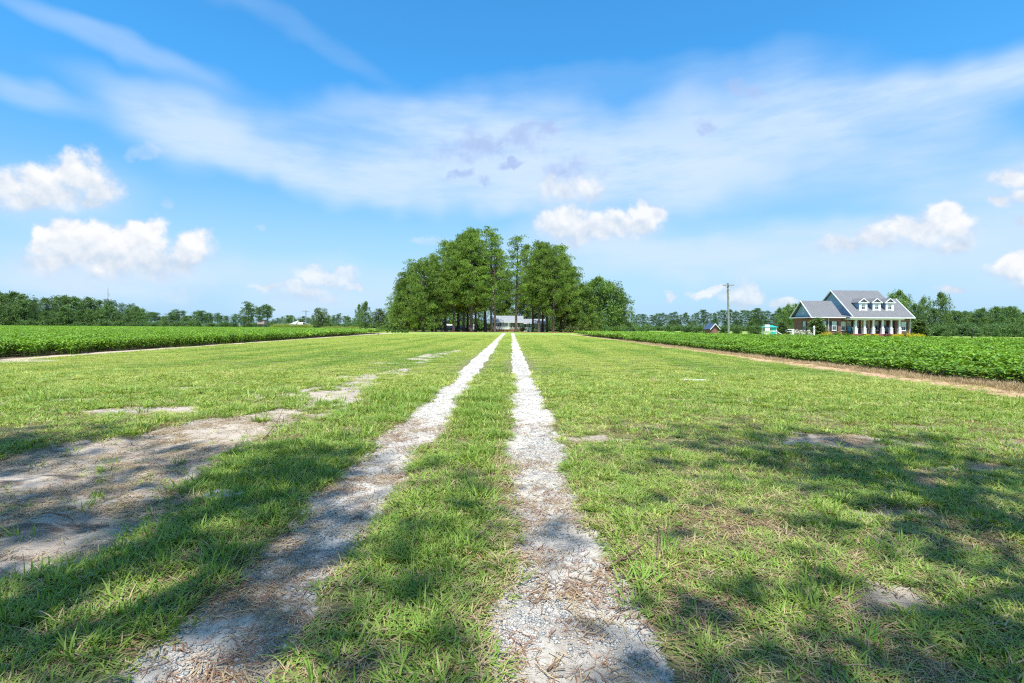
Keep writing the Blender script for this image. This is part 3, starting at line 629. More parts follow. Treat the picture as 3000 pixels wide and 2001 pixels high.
# ================================================================== CROPS
def soy_patch(sd_, size, n_, L, z0=.30, z1=.72, stems=0):
    r = np.random.default_rng(sd_); c = np.stack([r.uniform(-size / 2, size / 2, n_), r.uniform(-size / 2, size / 2, n_), z1 - (z1 - z0) * r.random(n_) ** 1.7], 1)
    c[:, 2] += .06 * np.sin(c[:, 0] * 9 + sd_) * np.cos(c[:, 1] * 7) + r.normal(0, .03, n_)
    a = r.uniform(0, 6.28, n_); tilt = np.clip(r.normal(.38, .3, n_), -.3, 1.2); l = L * r.uniform(.7, 1.25, n_)
    d = np.stack([np.cos(a) * np.cos(tilt), np.sin(a) * np.cos(tilt), -np.sin(tilt)], 1); s = np.stack([-np.sin(a), np.cos(a), r.normal(0, .25, n_)], 1)
    nrm = np.cross(d, s)
    p0 = c; p1 = c + d * (l * .45)[:, None] + s * (l * .34)[:, None] + nrm * (l * .10)[:, None]; p2 = c + d * l[:, None]; p3 = c + d * (l * .45)[:, None] - s * (l * .34)[:, None] + nrm * (l * .10)[:, None]
    V_ = np.stack([p0, p1, p2, p3], 1).reshape(-1, 3); b = np.arange(n_)[:, None] * 4
    Fq = np.concatenate([b + np.array([[0, 1, 2]]), b + np.array([[0, 2, 3]])])
    if stems:
        q = np.stack([r.uniform(-size / 2, size / 2, stems), r.uniform(-size / 2, size / 2, stems), np.zeros(stems)], 1); t = q + np.stack([r.normal(0, .06, stems), r.normal(0, .06, stems), np.full(stems, z1 - .1)], 1)
        w_ = np.array([.006, 0, 0]); sv = np.stack([q - w_, q + w_, t], 1).reshape(-1, 3); Fq = np.concatenate([Fq, len(V_) + np.arange(stems)[:, None] * 3 + np.array([[0, 1, 2]])]); V_ = np.concatenate([V_, sv])
    me = np_mesh('soy', V_, Fq); me.materials.append(M['soy']); return me
near_v = [soy_patch(i, 1.0, 390, .125, .30, .72, 16) for i in range(6)]
far_v = [soy_patch(20 + i, 3.0, 900, .24, .35, .72) for i in range(5)]
def crop(inside, side):
    gx_, gy_ = np.meshgrid(np.arange(-62 if side < 0 else 10, -18 if side < 0 else 98, .8), np.arange(6, 62, .8)); x = gx_.ravel() + rng.uniform(-.2, .2, gx_.size); y = gy_.ravel() + rng.uniform(-.2, .2, gx_.size)
    e = (left_edge(y) - x) if side < 0 else (x - right_edge(y))
    k = inside(x + (.4 if side < 0 else -.4), y) & frustum(x, y, 4) & inside(x, y + .4); x, y, e = x[k], y[k], e[k]
    s1 = rng.uniform(.90, 1.10, len(x)) * (.92 + .16 * vnoise(x * .4, y * .4, 7))
    if side > 0: s1 *= np.clip(.45 + e * .22, .45, 1) * rng.uniform(.85, 1.1, len(x))
    fx, fy = np.meshgrid(np.arange(-420 if side < 0 else 8, -20 if side < 0 else 130, 2.3), np.arange(62, 226, 2.3)); fx = fx.ravel() + rng.uniform(-.5, .5, fx.size); fy = fy.ravel() + rng.uniform(-.5, .5, fx.size)
    k = inside(fx + (1.4 if side < 0 else -1.4), fy) & inside(fx, fy + 1) & frustum(fx, fy, 6); fx, fy = fx[k], fy[k]
    s2 = rng.uniform(.92, 1.06, len(fx))
    X_ = np.concatenate([x, fx]); Y_ = np.concatenate([y, fy]); s_ = np.concatenate([s1, s2]); n = len(X_)
    idx = np.concatenate([rng.integers(0, 6, len(x)), rng.integers(6, 11, len(fx))])
    one = np.ones(n)
    return np.stack([X_, Y_, 0 * X_], 1), np.stack([0 * X_, 0 * X_, rng.uniform(0, 6.28, n)], 1), np.stack([one, one, s_], 1), idx
for side, ins, lb in ((-1, in_left, 'dense green soybean crop filling the field left of the drive'), (1, in_right, 'bright green soybean crop in front of the brick house')):
    p_, r2, s2, i2 = crop(ins, side); scatter('soybean_crop', p_, r2, s2, i2, near_v + far_v, lb, 'crop')
ORD = 'first second third fourth fifth sixth seventh eighth ninth tenth eleventh twelfth thirteenth fourteenth fifteenth sixteenth seventeenth eighteenth nineteenth twentieth'.split() + ['%s-%s' % ('twenty', w) for w in 'first second third fourth fifth sixth seventh eighth ninth'.split()] + ['thirtieth']

# ================================================================== TREES
def needle_clumps(C, rad, per, L, w, r, flat=.48, upb=.7):
    """C (n,3) clump centres; tufts of needles spring up and out through each"""
    per = int(per * 1.4); n = len(C); m = n * per; c = np.repeat(C, per, 0); rr = np.repeat(rad, per)
    d = r.normal(0, 1, (m, 3)); d /= np.linalg.norm(d, axis=1)[:, None]; q = d * (rr * r.random(m) ** .4)[:, None]; q[:, 2] *= flat
    base = c + q; k = 4
    dirs = d[:, None, :] * .7 + r.normal(0, .55, (m, k, 3)) + np.array([0, 0, upb]); dirs /= np.linalg.norm(dirs, axis=2)[:, :, None]
    ll = L * r.uniform(.6, 1.25, (m, k)); sd_ = np.cross(dirs, r.normal(0, 1, (m, k, 3))); sd_ /= np.linalg.norm(sd_, axis=2)[:, :, None]
    b = np.broadcast_to(base[:, None, :], (m, k, 3)); tip = b + dirs * ll[:, :, None]; mid = b + dirs * (ll * .55)[:, :, None]
    V_ = np.stack([b, mid + sd_ * w, tip, mid - sd_ * w], 2).reshape(-1, 3)
    f = np.arange(m * k)[:, None] * 4 + np.array([[0, 1, 2, 3]])
    return V_, f
def leaf_clumps(C, rad, per, L, r, flat=.8, drop=.2):
    n = len(C); m = n * per; c = np.repeat(C, per, 0); rr = np.repeat(rad, per)
    d = r.normal(0, 1, (m, 3)); d /= np.linalg.norm(d, axis=1)[:, None]; q = d * (rr * r.random(m) ** .35)[:, None]; q[:, 2] *= flat
    p = c + q; a = d * .8 + r.normal(0, .6, (m, 3)); a[:, 2] -= drop; a /= np.linalg.norm(a, axis=1)[:, None]
    s = np.cross(a, np.array([0, 0, 1.0]) + r.normal(0, .5, (m, 3))); s /= np.linalg.norm(s, axis=1)[:, None] + 1e-9
    l = (L * r.uniform(.6, 1.3, m))[:, None]
    V_ = np.stack([p - a * l * .5, p + s * l * .36, p + a * l * .5, p - s * l * .36], 1).reshape(-1, 3)
    return V_, np.arange(m)[:, None] * 4 + np.array([[0, 1, 2, 3]])
def taper(H, r0, n=9, bend=.3, r=None):
    ph = r.uniform(0, 6.28); pts = []; rad = []
    for i in range(n):
        t = i / (n - 1); pts.append((bend * math.sin(t * 2.6 + ph) * t, bend * math.cos(t * 2.1 + ph) * t * .7, H * t)); rad.append(r0 * ((1 - t) ** .8 * .82 + .06) * (1.35 if i == 0 else 1))
    return pts, rad
def along(pts, z):
    for a, b in zip(pts, pts[1:]):
        if a[2] <= z <= b[2]: u = (z - a[2]) / (b[2] - a[2] + 1e-9); return Vector(a).lerp(Vector(b), u)
    return Vector(pts[-1])
TREES = {}
def pine(key, seed, H, cb, spread, limbs, per, mat='pine', bark='pine_bark', r0=.34, top_round=.7, cr=.95, sparse=0, L=.42, w=.055, low=.4):
    r = np.random.default_rng(seed); pts, rad = taper(H * .97, r0, 10, .35, r); mb = MB(); mb.path(pts, rad, 9); C = []; Rr = []
    for i in range(limbs):
        t = (i + r.uniform(-.3, .3)) / limbs; t = min(max(t, 0), .99); z = H * (cb + (0.975 - cb) * t); az_ = i * 2.4 + r.uniform(-.5, .5)
        prof = spread * ((1 - t) ** top_round * (low + (1 - low) * min(1, t * 3.2))) * r.uniform(.65, 1.1) + .5
        o = along(pts, z - .3); up_ = .10 + .75 * t; nseg = 4; p = o.copy(); lp = [p.copy()]; dz = up_ - .18 * (1 - t)
        for s in range(nseg):
            step = prof / nseg; az_ += r.normal(0, .16); dz += .08
            p = p + Vector((math.cos(az_) * step, math.sin(az_) * step, dz * step * .6)); lp.append(p.copy())
        lr = [max(.02, .028 * prof * (1 - s / (nseg + .6))) for s in range(nseg + 1)]; mb.path(lp, lr, 5)
        nc = max(2, int(prof * 1.55))
        for q in range(nc):
            if r.random() < sparse: continue
            u = r.uniform(.42, 1.06) ; j = min(int(u * nseg), nseg - 1); c = lp[j].lerp(lp[j + 1], u * nseg - j)
            off = Vector((r.normal(0, .62), r.normal(0, .62), r.normal(.15, .50))) * (.5 + prof * .12)
            C.append(tuple(c + off)); Rr.append(cr * r.uniform(.6, 1.2))
            if q % 3 == 0: mb.path([c, c + off], [.03, .012], 3)
    for q in range(5): e = along(pts, H * .95); C.append((e.x + r.normal(0, .5), e.y + r.normal(0, .5), H * .955 + r.uniform(-1, .1))); Rr.append(cr * .8)
    V_, f = needle_clumps(np.array(C), np.array(Rr), per, L, w, r); cm = np_mesh(key + '_crown', V_, f); cm.materials.append(M[mat])
    tm = mb.mesh(key + '_trunk', smooth=True); tm.materials.append(M[bark]); TREES[key] = (tm, cm, H)
def broad(key, seed, H, cb, wid, nC, per, L, mat='hardwood', bark='grey_bark', r0=.25, lobes=7, cr=1.0, shape='round', fill=.35, multi=1):
    r = np.random.default_rng(seed); mb = MB(); C = []; Rr = []
    for s in range(multi):
        pts, rad = taper(H * .8, r0, 7, .3 + .5 * (multi > 1), r)
        if multi > 1: pts = [(p[0] + (s - (multi - 1) / 2) * wid * .22 * (i / 6), p[1], p[2]) for i, p in enumerate(pts)]
        mb.path(pts, rad, 8)
    Lb = []
    for i in range(lobes):
        t = (i + .5) / lobes; a = i * 2.4 + r.uniform(-.4, .4)
        if shape == 'round': pr = math.sin(math.pi * min(1, (t * .86 + .14))) ** .6
        elif shape == 'cone': pr = (1 - t) ** .9 + .05
        elif shape == 'oval': pr = math.sin(math.pi * (t * .8 + .16)) ** .5
        else: pr = .55 + .45 * math.sin(t * 3)
        z = H * (cb + (1 - cb) * (t * .92)); rr = wid * .5 * pr
        Lb.append((math.cos(a) * rr * .52, math.sin(a) * rr * .52, z, max(.35, rr * .62) * r.uniform(.8, 1.15)))
        o = along(pts, max(.1, z - H * .16)); e = Vector(Lb[-1][:3]); mb.path([o, o.lerp(e, .5) + Vector((0, 0, .2)), e], [r0 * .35, r0 * .22, .03], 5)
    Lb.append((0, 0, H * (cb + (1 - cb) * .5), wid * .30)); top = max(l[2] + l[3] * .9 for l in Lb); sc_ = H / top
    for i in range(nC):
        l = Lb[r.integers(0, len(Lb))]; d = r.normal(0, 1, 3); d /= np.linalg.norm(d); rr = l[3] * (r.uniform(.2, .9) if r.random() < fill else r.uniform(.85, 1.12))
        C.append((l[0] + d[0] * rr, l[1] + d[1] * rr, max((l[2] + d[2] * rr * .9) * sc_, .25))); Rr.append(cr * r.uniform(.45, 1.15))
    V_, f = leaf_clumps(np.array(C), np.array(Rr), per, L, r); V_[:, 2] = np.maximum(V_[:, 2], .03); cm = np_mesh(key + '_crown', V_, f); cm.materials.append(M[mat])
    tm = mb.mesh(key + '_trunk', smooth=True); tm.materials.append(M[bark]); TREES[key] = (tm, cm, H)
for i in range(6): pine('pine%d' % i, 100 + i, 26, .20 + .05 * (i % 3), 6.6 + .6 * (i % 2), 60, 16, cr=1.15, low=.55, L=.46, r0=.42)
for i in range(2): pine('outer%d' % i, 120 + i, 20, .11, 6.8, 56, 17, low=.85, top_round=.5, cr=1.15, L=.46, r0=.40)
pine('open0', 130, 26, .34, 5.0, 36, 13, sparse=.25); pine('open1', 131, 26, .24, 5.4, 44, 13, sparse=.2)
pine('shade0', 140, 24, .32, 5.4, 38, 7, sparse=.2); pine('shade1', 141, 24, .36, 5.0, 34, 7, sparse=.3)
for i in range(3): pine('flat%d' % i, 150 + i, 13, .34 + .08 * i, 3.6, 26, 20, 'farpine', top_round=.22, cr=1.15, low=.35, r0=.28)
for i in range(4): pine('edge%d' % i, 160 + i, 15, .05, 4.6, 44, 13, 'farpine', top_round=.4, cr=1.25, low=.8)
for i in range(5): pine('thin%d' % i, 170 + i, 14, .34 + .07 * (i % 3), 2.3, 26, 12, 'farpine', 'grey_bark', r0=.15, top_round=.5, cr=.85, sparse=.1, L=.4)
for i in range(4): broad('broad%d' % i, 200 + i, 12, .08, 9.5, 300, 36, .32, lobes=12, cr=1.1, fill=.4)
for i in range(3): broad('lacy%d' % i, 210 + i, 12, .22, 7, 90, 22, .26, lobes=9, cr=.8)
for i in range(6): broad('wood%d' % i, 220 + i, 13, .0, 11, 260, 30, .42, 'farwood', lobes=12, cr=1.35, fill=.45)
for i in range(2): broad('waxy%d' % i, 230 + i, 7.5, .0, 7.4, 330, 34, .24, 'darkleaf', lobes=12, cr=.8, shape='oval', fill=.2)
for i in range(2): broad('holly%d' % i, 240 + i, 2.9, .0, 1.9, 260, 30, .12, 'darkleaf', lobes=9, cr=.26, shape='cone', r0=.06)
broad('fir', 245, 8, .02, 5.0, 200, 26, .22, 'pine', lobes=12, cr=.55, shape='cone', r0=.12)
broad('young', 246, 4.4, .18, 3.0, 70, 26, .17, 'lime', lobes=7, cr=.5, r0=.07)
for i in range(2): broad('sapling%d' % i, 250 + i, 2.4, .45, 1.3, 16, 12, .11, 'shrub', lobes=5, cr=.22, r0=.035, multi=2)
TREES['sapling0'] = TREES['sapling0']
for nm, mt in (('golden', 'yellow'), ('maroon', 'redleaf'), ('green', 'shrub'), ('bush', 'hardwood'), ('dark', 'darkleaf'), ('bloom', 'blossom')):
    for i in range(2): broad('%s%d' % (nm, i), 260 + i + 7 * len(nm), 1.0, .0, 1.25, 70, 22, .085, mt, lobes=7, cr=.17, shape='mound', r0=.03, fill=.3)
for i in range(3): broad('thicket%d' % i, 290 + i, 2.4, .0, 4.4, 90, 26, .24, 'farwood', lobes=8, cr=.6, shape='mound', r0=.05)

def plant(key, X, Y, H, label, name='tree', cat='tree', group=None, wide=1.0, rz=None, z=0.0, trunk=True):
    tm, cm, h0 = TREES[key]; s = H / h0; o = root(name, (X, Y, z), label, cat, group, rng.uniform(0, 6.28) if rz is None else rz); o.scale = (s * wide, s * wide, s)
    if trunk: link_mesh('trunk', tm, None, o)
    link_mesh('crown' if cat == 'tree' else 'foliage', cm, None, o); return o

# ---- pine grove: (zoomed x, distance, zoomed y of its top, kind, width, label)
ZX = lambda zx: 1130 + zx * .319
ZY = lambda zy: 640 + zy * .319
GROVE = [
 (140,152,585,'outer0',.95,'low bushy pine at the far left rim of the grove'),
 (205,147,490,'outer1',.9,'rounded pine second from the left rim of the grove'),
 (272,150,405,'outer0',.95,'pine rising behind the leftmost bare trunk of the grove'),
 (345,137,372,'outer1',.9,'pine with the leftmost bare trunk, beside the yellow green sapling'),
 (425,151,318,'pine0',.95,'dark pine between the two leftmost front trunks'),
 (462,141,350,'pine3',.85,'pine whose trunk stands just left of the black car'),
 (548,148,198,'pine1',.95,'tall pine with its trunk behind the black car'),
 (622,142,205,'pine2',.85,'pine with a thick trunk between the two dark cars'),
 (668,153,150,'pine4',.95,'tall dark pine behind the navy car'),
 (715,147,120,'pine5',.85,'pine just right of the navy car'),
 (752,151,128,'pine0',.8,'slim trunked pine left of the thickest pair of trunks'),
 (787,141,82,'pine1',.95,'very tall pine with the thickest trunk of the left cluster'),
 (826,147,100,'pine3',.85,'pine close on the right of the thickest trunk'),
 (915,150,62,'open1',1.15,'tallest pine of the grove with a loose grey green crown'),
 (966,142,96,'open1',.95,'pine directly in front of the left end of the ranch house'),
 (1004,140,120,'open0',1.0,'dark trunked pine in front of the ranch house left windows'),
 (1197,141,137,'open0',1.2,'slender pine standing alone in front of the ranch house right windows'),
 (1050,173,265,'pine3',.72,'pine rising behind the left end of the ranch house roof'),
 (1292,174,232,'pine1',.74,'tall pine at the left shoulder of the right cluster'),
 (1105,172,575,'outer1',.9,'rounded pine crown filling the gap behind the ranch house roof'),
 (1268,170,520,'pine4',.8,'pine rising behind the ranch house just right of the lone pine'),
 (1352,149,345,'open0',1.3,'short pine in front of the ranch house side wing'),
 (1406,143,198,'pine2',.85,'pine with its thick trunk at the right end of the ranch house'),
 (1440,152,212,'pine5',.85,'pine rising behind the right end of the ranch house trunks'),
 (1481,147,228,'pine4',.85,'pine left of the widest trunk in the right cluster'),
 (1541,142,242,'pine0',.9,'pine with the widest trunk of the right cluster'),
 (1607,149,238,'pine1',.95,'pine with the palest slim trunk of the right cluster'),
 (1650,146,330,'pine3',.9,'broad crowned pine near the right rim of the grove'),
 (1700,150,440,'outer1',.9,'pine at the right rim of the grove above the dark shrub'),
]
for zx, Y, zy, key, wd, lab in GROVE:
    x = ZX(zx); plant(key, gx(x, Y), Y, hz(x, ZY(zy), Y), lab, 'pine_tree', group='pine grove around the ranch house', wide=wd * 26 / max(TREES[key][2], hz(x, ZY(zy), Y) * .9) if False else wd)
SIDE = [
 (1800,150,600,'broad0',.95,'broad leaved tree touching the right rim of the pine grove'),
 (1880,156,575,'broad1',.9,'high domed broad leaved tree right of the pine grove'),
 (1975,150,548,'broad2',.9,'tallest broad leaved tree right of the pine grove'),
 (2075,153,590,'broad3',.9,'dark broad leaved tree with a steep right side'),
 (2140,158,680,'broad0',.75,'broad leaved tree sloping down at the right of the grove'),
 (2195,156,735,'lacy0',.9,'lacy light tree at the right end of the grove'),
 (2250,158,800,'lacy1',.9,'smallest lacy tree at the right end of the grove'),
 (1960,146,860,'broad1',.7,'low leafy tree beneath the tallest broad leaved tree'),
 (1795,145,850,'broad3',.7,'low leafy tree left of the young conifer')]
for zx, Y, zy, key, wd, lab in SIDE:
    x = ZX(zx); plant(key, gx(x, Y), Y, hz(x, ZY(zy), Y), lab, 'broadleaf_tree', wide=wd)
x = ZX(1888); plant('fir', gx(x, 139), 139, hz(x, ZY(790), 139), 'young drooping conifer in front of the broad leaved trees', 'conifer_tree', wide=1.0)
x = ZX(265); plant('young', gx(x, 134), 134, hz(x, ZY(880), 134), 'small yellow green tree beside the leftmost pine trunk', 'small_tree')
for i, (zx, Y, zy, key, wd) in enumerate(((1010,186,800,'lacy2',1.5),(1090,180,790,'broad2',.8),(1150,190,770,'lacy0',1.5),(1230,184,800,'lacy1',1.6),(1290,180,830,'broad0',.8))):
    x = ZX(zx); plant(key, gx(x, Y), Y, hz(x, ZY(zy), Y), 'broad leaved tree over the ranch house roof, %s from the left end of the roof' % ORD[i], 'broadleaf_tree', group='trees behind the ranch house', wide=wd)
for i, (zx, Y, zy, key, wd) in enumerate(((90,166,800,'broad1',1),(190,172,700,'broad2',1.1),(300,176,690,'broad3',1.1),(420,182,690,'broad0',1.1),(530,180,700,'broad1',1.1),(640,184,700,'broad2',1.1),(745,186,720,'broad3',1.1),(850,184,740,'lacy1',1.5),(900,186,800,'lacy0',1.2),
                           (1380,184,800,'broad1',1.),(1480,182,720,'broad2',1.1),(1580,180,700,'broad3',1.1),(1680,178,720,'broad0',1.1))):
    x = ZX(zx); plant(key, gx(x, Y), Y, hz(x, ZY(zy), Y), 'shaded broad leaved tree behind the grove trunks, %s from the left rim' % ORD[i], 'broadleaf_tree', group='trees behind the pine grove', wide=wd)
for zx, Y, zy, key, lab in ((1700,140,982,'dark0','low dark mounded shrub at the right foot of the grove'),(1257,151,978,'dark1','clipped round shrub in front of the ranch house wing'),(30,140,950,'bush0','pale green thicket left of the grove'),(110,143,955,'bush1','second pale green thicket left of the grove'),
                            (870,152,1000,'dark0','dark shrub between trunks left of the ranch house'),(2040,146,980,'bush0','shrub at the foot of the broad leaved trees'),(2150,147,960,'bush1','right hand shrub below the lacy trees')):
    x = ZX(zx); h = hz(x, ZY(zy), Y); plant(key, gx(x, Y), Y, h, lab, 'shrub', 'shrub', wide=1.9 if zx in (1700, 30, 110) else 1.0)

# ---- single trees between the left wood and the grove
def pt4(zx, zy): return 700 + zx * .2127, 840 + zy * .2127
for zx, zy, Y, key, wd, nm, lab in (
 (135,232,250,'flat0',1.05,'pine_tree','flat topped pine, tallest of the three in the open left skyline'),(285,285,258,'flat1',.9,'pine_tree','slim pine in the middle of the three skyline pines'),(395,268,252,'flat2',.95,'pine_tree','layered pine on the right of the three skyline pines'),
 (1122,296,180,'waxy0',.92,'magnolia_tree','dense rounded evergreen standing alone right of the distant utility pole'),(1738,212,172,'broad2',.62,'broadleaf_tree','tall rounded oak left of the pine grove'),(1660,250,176,'broad1',.5,'broadleaf_tree','narrow oak crown merging with the tall rounded oak'),
 (1932,300,168,'waxy1',.95,'magnolia_tree','waxy leaved magnolia between the oak and the grove'),(2075,275,180,'lacy2',1.0,'broadleaf_tree','grey green tree behind the waxy magnolia'),
 (635,500,215,'bush0',1.3,'shrub','round shrub beside the white farm building')):
    x, y = pt4(zx, zy); plant(key, gx(x, Y), Y, hz(x, y, Y), lab, nm, 'shrub' if nm == 'shrub' else 'tree', wide=wd)
for zx, zy, Y, key, lab in ((1680,500,110,'sapling0','staked sapling behind the far end of the left soybean field'),(1820,500,116,'sapling1','second sapling in line at the far end of the left field'),(1920,500,83,'sapling1','nearest sapling on the lawn edge beside the left field')):
    x, y = pt4(zx, zy); plant(key, gx(x, Y), Y, hz(x, y, Y), lab, 'sapling', 'tree', group='saplings along the left field end')
for i, zx in enumerate((2045,2115,2150,2200,2250,2290,2320)):
    x, y = pt4(zx, 572 + 6 * (i % 3)); plant('green%d' % (i % 2), gx(x, 108), 108, hz(x, y, 108), 'small upright shrub in the left field end row, %s from the nearest sapling' % ORD[i], 'shrub', 'shrub', 'row of small shrubs at the end of the left field', wide=.6)

# ---- woods on the skyline
def wood(prof, Y0, Y1, step, keys, label, group, name='woodland_tree', wide=(.8, 1.1), marks=(), low=(.8, 1.0)):
    made = []; wood_(prof, Y0, Y1, step, keys, label, group, name, wide, low, made); made.sort(key=lambda m: m[0])
    for i, (xx, o) in enumerate(made):      # each tree is told apart by counting from the nearest landmark
        mk, nm = min(marks, key=lambda m: abs(m[0] - xx)); side = [j for j, m in enumerate(made) if (m[0] < mk) == (xx < mk)]
        k = (side[-1] - i) if xx < mk else (i - side[0]); o['label'] = '%s, %s %s %s' % (label, ORD[min(k, len(ORD) - 1)], 'left of' if xx < mk else 'right of', nm)
def wood_(prof, Y0, Y1, step, keys, label, group, name, wide, low, made):
    xa, xb = prof[0][0], prof[-1][0]; x = xa; i = 0
    while x < xb:
        xx = x + rng.uniform(-.3, .3) * step; Y = rng.uniform(Y0, Y1); top = np.interp(xx, [p[0] for p in prof], [p[1] for p in prof])
        h = hz(xx, top, Y) * rng.uniform(*low); k = keys[rng.integers(0, len(keys))]
        made.append((xx, plant(k, gx(xx, Y), Y, h, label, name, 'tree', group, wide=rng.uniform(*wide)))); x += step; i += 1
LP = [(-60,850),(0,856),(60,860),(125,878),(180,870),(260,872),(320,875),(350,883),(392,886),(405,902)]
wood(LP, 236, 248, 22, ['wood0','wood1','edge0','edge1','edge2','wood2'], 'tall crest tree of the left woodland', 'back row of the left woodland', marks=((0, 'the frame edge'), (316, 'the radio mast'), (405, 'the step down in the skyline')), low=(.90, 1.03))
wood([(x, y + 24) for x, y in LP], 226, 231, 27, ['wood3','wood4','wood5','wood0','edge3'], 'low front tree of the left woodland', 'front row of the left woodland', marks=((0, 'the frame edge'), (316, 'the radio mast'), (405, 'the step down in the skyline')), low=(.75, 1.1))
wood([(395,905),(440,912),(480,922),(525,906),(550,916),(600,908),(640,916),(700,922),(760,926),(800,930),(850,922),(905,930),(950,926),(985,918),(1020,930),(1060,936),(1150,925)], 340, 400, 15, ['wood0','wood1','wood5','flat0','flat1','edge1'],
     'small far skyline tree', 'far tree belt left of the grove', marks=((405, 'the tall left woodland'), (729, 'the flat topped skyline pine'), (767, 'the hunting blind'), (896, 'the utility pole'), (939, 'the lone rounded evergreen'), (1070, 'the rounded oak')), low=(.72, 1.05), wide=(.9, 1.4))
P5 = [(380,500),(500,497),(560,515),(620,486),(700,492),(780,480),(880,482),(1000,480),(1090,458),(1160,465),(1240,476),(1340,450),(1450,455),(1520,450),(1600,475),(1700,425),(1770,440),(1830,478),(1950,440),(2050,430),(2150,405),(2300,400)]
P5 = [(1750 + x * .2765, 780 + y * .2765) for x, y in P5]
wood(P5, 258, 268, 8.6, ['thin%d' % i for i in range(5)], 'slender planted pine', 'slender pines between the grove and the brick house', 'slender_pine_tree',marks=((1850, 'the grove side trees'), (2089, 'the brick shed'), (2133, 'the utility pole'), (2254, 'the play set'), (2330, 'the brick house gable')), wide= (.85, 1.35), low=(.80, 1.03))
n_ = 70; px = rng.uniform(1800, 2400, n_); Y_ = rng.uniform(278, 300, n_); tp = np.interp(px, [p[0] for p in P5], [p[1] + 24 for p in P5]); h_ = np.array([hz(a, b, c) for a, b, c in zip(px, tp, Y_)]) * rng.uniform(.6, 1.05, n_)
ks = ['edge0', 'edge3', 'thin1', 'wood3']; ki = rng.integers(0, 4, n_); hh = np.array([TREES[ks[k]][2] for k in ki]); s_ = h_ / hh
scatter('distant_woods', np.stack([(px - 1500) / 1500 * Y_, Y_, 0 * Y_], 1), np.stack([0 * px, 0 * px, rng.uniform(0, 6.28, n_)], 1), np.stack([s_ * 1.1, s_ * 1.1, s_], 1), ki, [TREES[k][1] for k in ks], 'distant woods filling in behind the slender planted pines', 'woods')
Z1 = lambda zx, zy: (2250 + zx * .319, 800 + zy * .319)
for zx, zy, Y, key, wd, lab in ((1175,168,132,'broad1',.75,'tall tree rising behind the right end of the brick house'),(1255,205,140,'broad3',.6,'tree just right of the brick house roof'),(1345,290,128,'wood1',.8,'lower tree right of the brick house roof'),(1432,226,135,'broad0',.6,'tree midway between the brick house and the lone tall crown'),
                                (1592,186,128,'broad2',.62,'tall rounded tree standing clear above the right woodland'),(1520,330,126,'wood2',.8,'tree at the left foot of the tall rounded tree'),(190,290,140,'broad0',.75,'tree behind the left gable of the brick house'),(110,320,150,'wood4',.6,'dark tree left of the brick house gable'),(262,285,150,'broad3',.6,'tree touching the left gable peak of the brick house')):
    x, y = Z1(zx, zy); plant(key, gx(x, Y), Y, hz(x, y, Y), lab, 'broadleaf_tree', wide=wd)
RP = [Z1(*p) for p in ((1640,370),(1700,350),(1765,328),(1850,342),(1950,330),(2050,322),(2130,310),(2230,315),(2351,335),(2550,330))]
wood(RP, 168, 180, 17, ['wood%d' % i for i in range(6)] + ['edge2'], 'leafy skyline tree', 'right woodland', marks=((2757, 'the tall rounded lone tree'), (2848, 'the black lamp post'), (3000, 'the frame edge')), low=(.85, 1.04))
wood([(x, y + 26) for x, y in RP], 152, 160, 24, ['wood0','wood4','thin2','wood5','lacy2'], 'lower tree above the right scrub', 'front row of the right woodland', marks=((2757, 'the tall rounded lone tree'), (2848, 'the black lamp post'), (3000, 'the frame edge')), low=(.8, 1.05))
# thickets and scrub nobody could count
def thick(x0, x1, Y0, Y1, n, smin, smax, name, label):
    px = rng.uniform(x0, x1, n); Y = rng.uniform(Y0, Y1, n); X = (px - 1500) / 1500 * Y; s = rng.uniform(smin, smax, n)
    ks = ['thicket0', 'thicket1', 'thicket2']
    scatter(name, np.stack([X, Y, 0 * X], 1), np.stack([0 * X, 0 * X, rng.uniform(0, 6.28, n)], 1), np.stack([s, s, s * rng.uniform(.7, 1.2, n)], 1), rng.integers(0, 3, n), [TREES[k][1] for k in ks], label, 'undergrowth')
thick(-80, 410, 222, 232, 60, .7, 1.6, 'undergrowth', 'tangled undergrowth at the foot of the left woodland')
thick(400, 1150, 325, 350, 130, .9, 1.7, 'undergrowth', 'dark scrub under the far tree belt left of the grove')
thick(1800, 2330, 235, 262, 150, .6, 1.2, 'undergrowth', 'scrub at the foot of the slender pines')
thick(2640, 3080, 110, 160, 120, .6, 1.25, 'undergrowth', 'leafy scrub in front of the right woodland')
thick(1150, 1850, 170, 200, 170, .8, 1.6, 'undergrowth', 'shaded undergrowth behind the grove and ranch house')
for i, (zx, Y) in enumerate(((1450,104),(1490,108),(1555,112),(1640,106),(1700,112),(1770,106),(1840,112),(1930,106),(2010,110),(2090,104),(2170,110),(2260,104),(2340,108))):
    x, y = Z1(zx, 535 + 14 * (i % 3)); plant('thicket%d' % (i % 3), gx(x, Y), Y, hz(x, y, Y), 'rounded bush in the scrub row, %s to the right of the brick house' % ORD[i], 'shrub', 'shrub', 'bushes in the scrub row right of the brick house', wide=.9)
for i, px in enumerate((1775,1830,1885,1960,2010,2030,2052,2120,2160,2215)):
    plant('thicket%d' % (i % 3), gx(px, 118), 118, rng.uniform(1.6, 2.5), 'low bush on the far edge of the right soybean field, %s from the pine grove' % ORD[i], 'shrub', 'shrub', 'bushes along the far edge of the right field', wide=.8)
x = 2202; plant('wood3', gx(x, 120), 120, hz(x, 938, 120), 'soft rounded tree between the utility pole and the play set', 'broadleaf_tree', wide=.85)
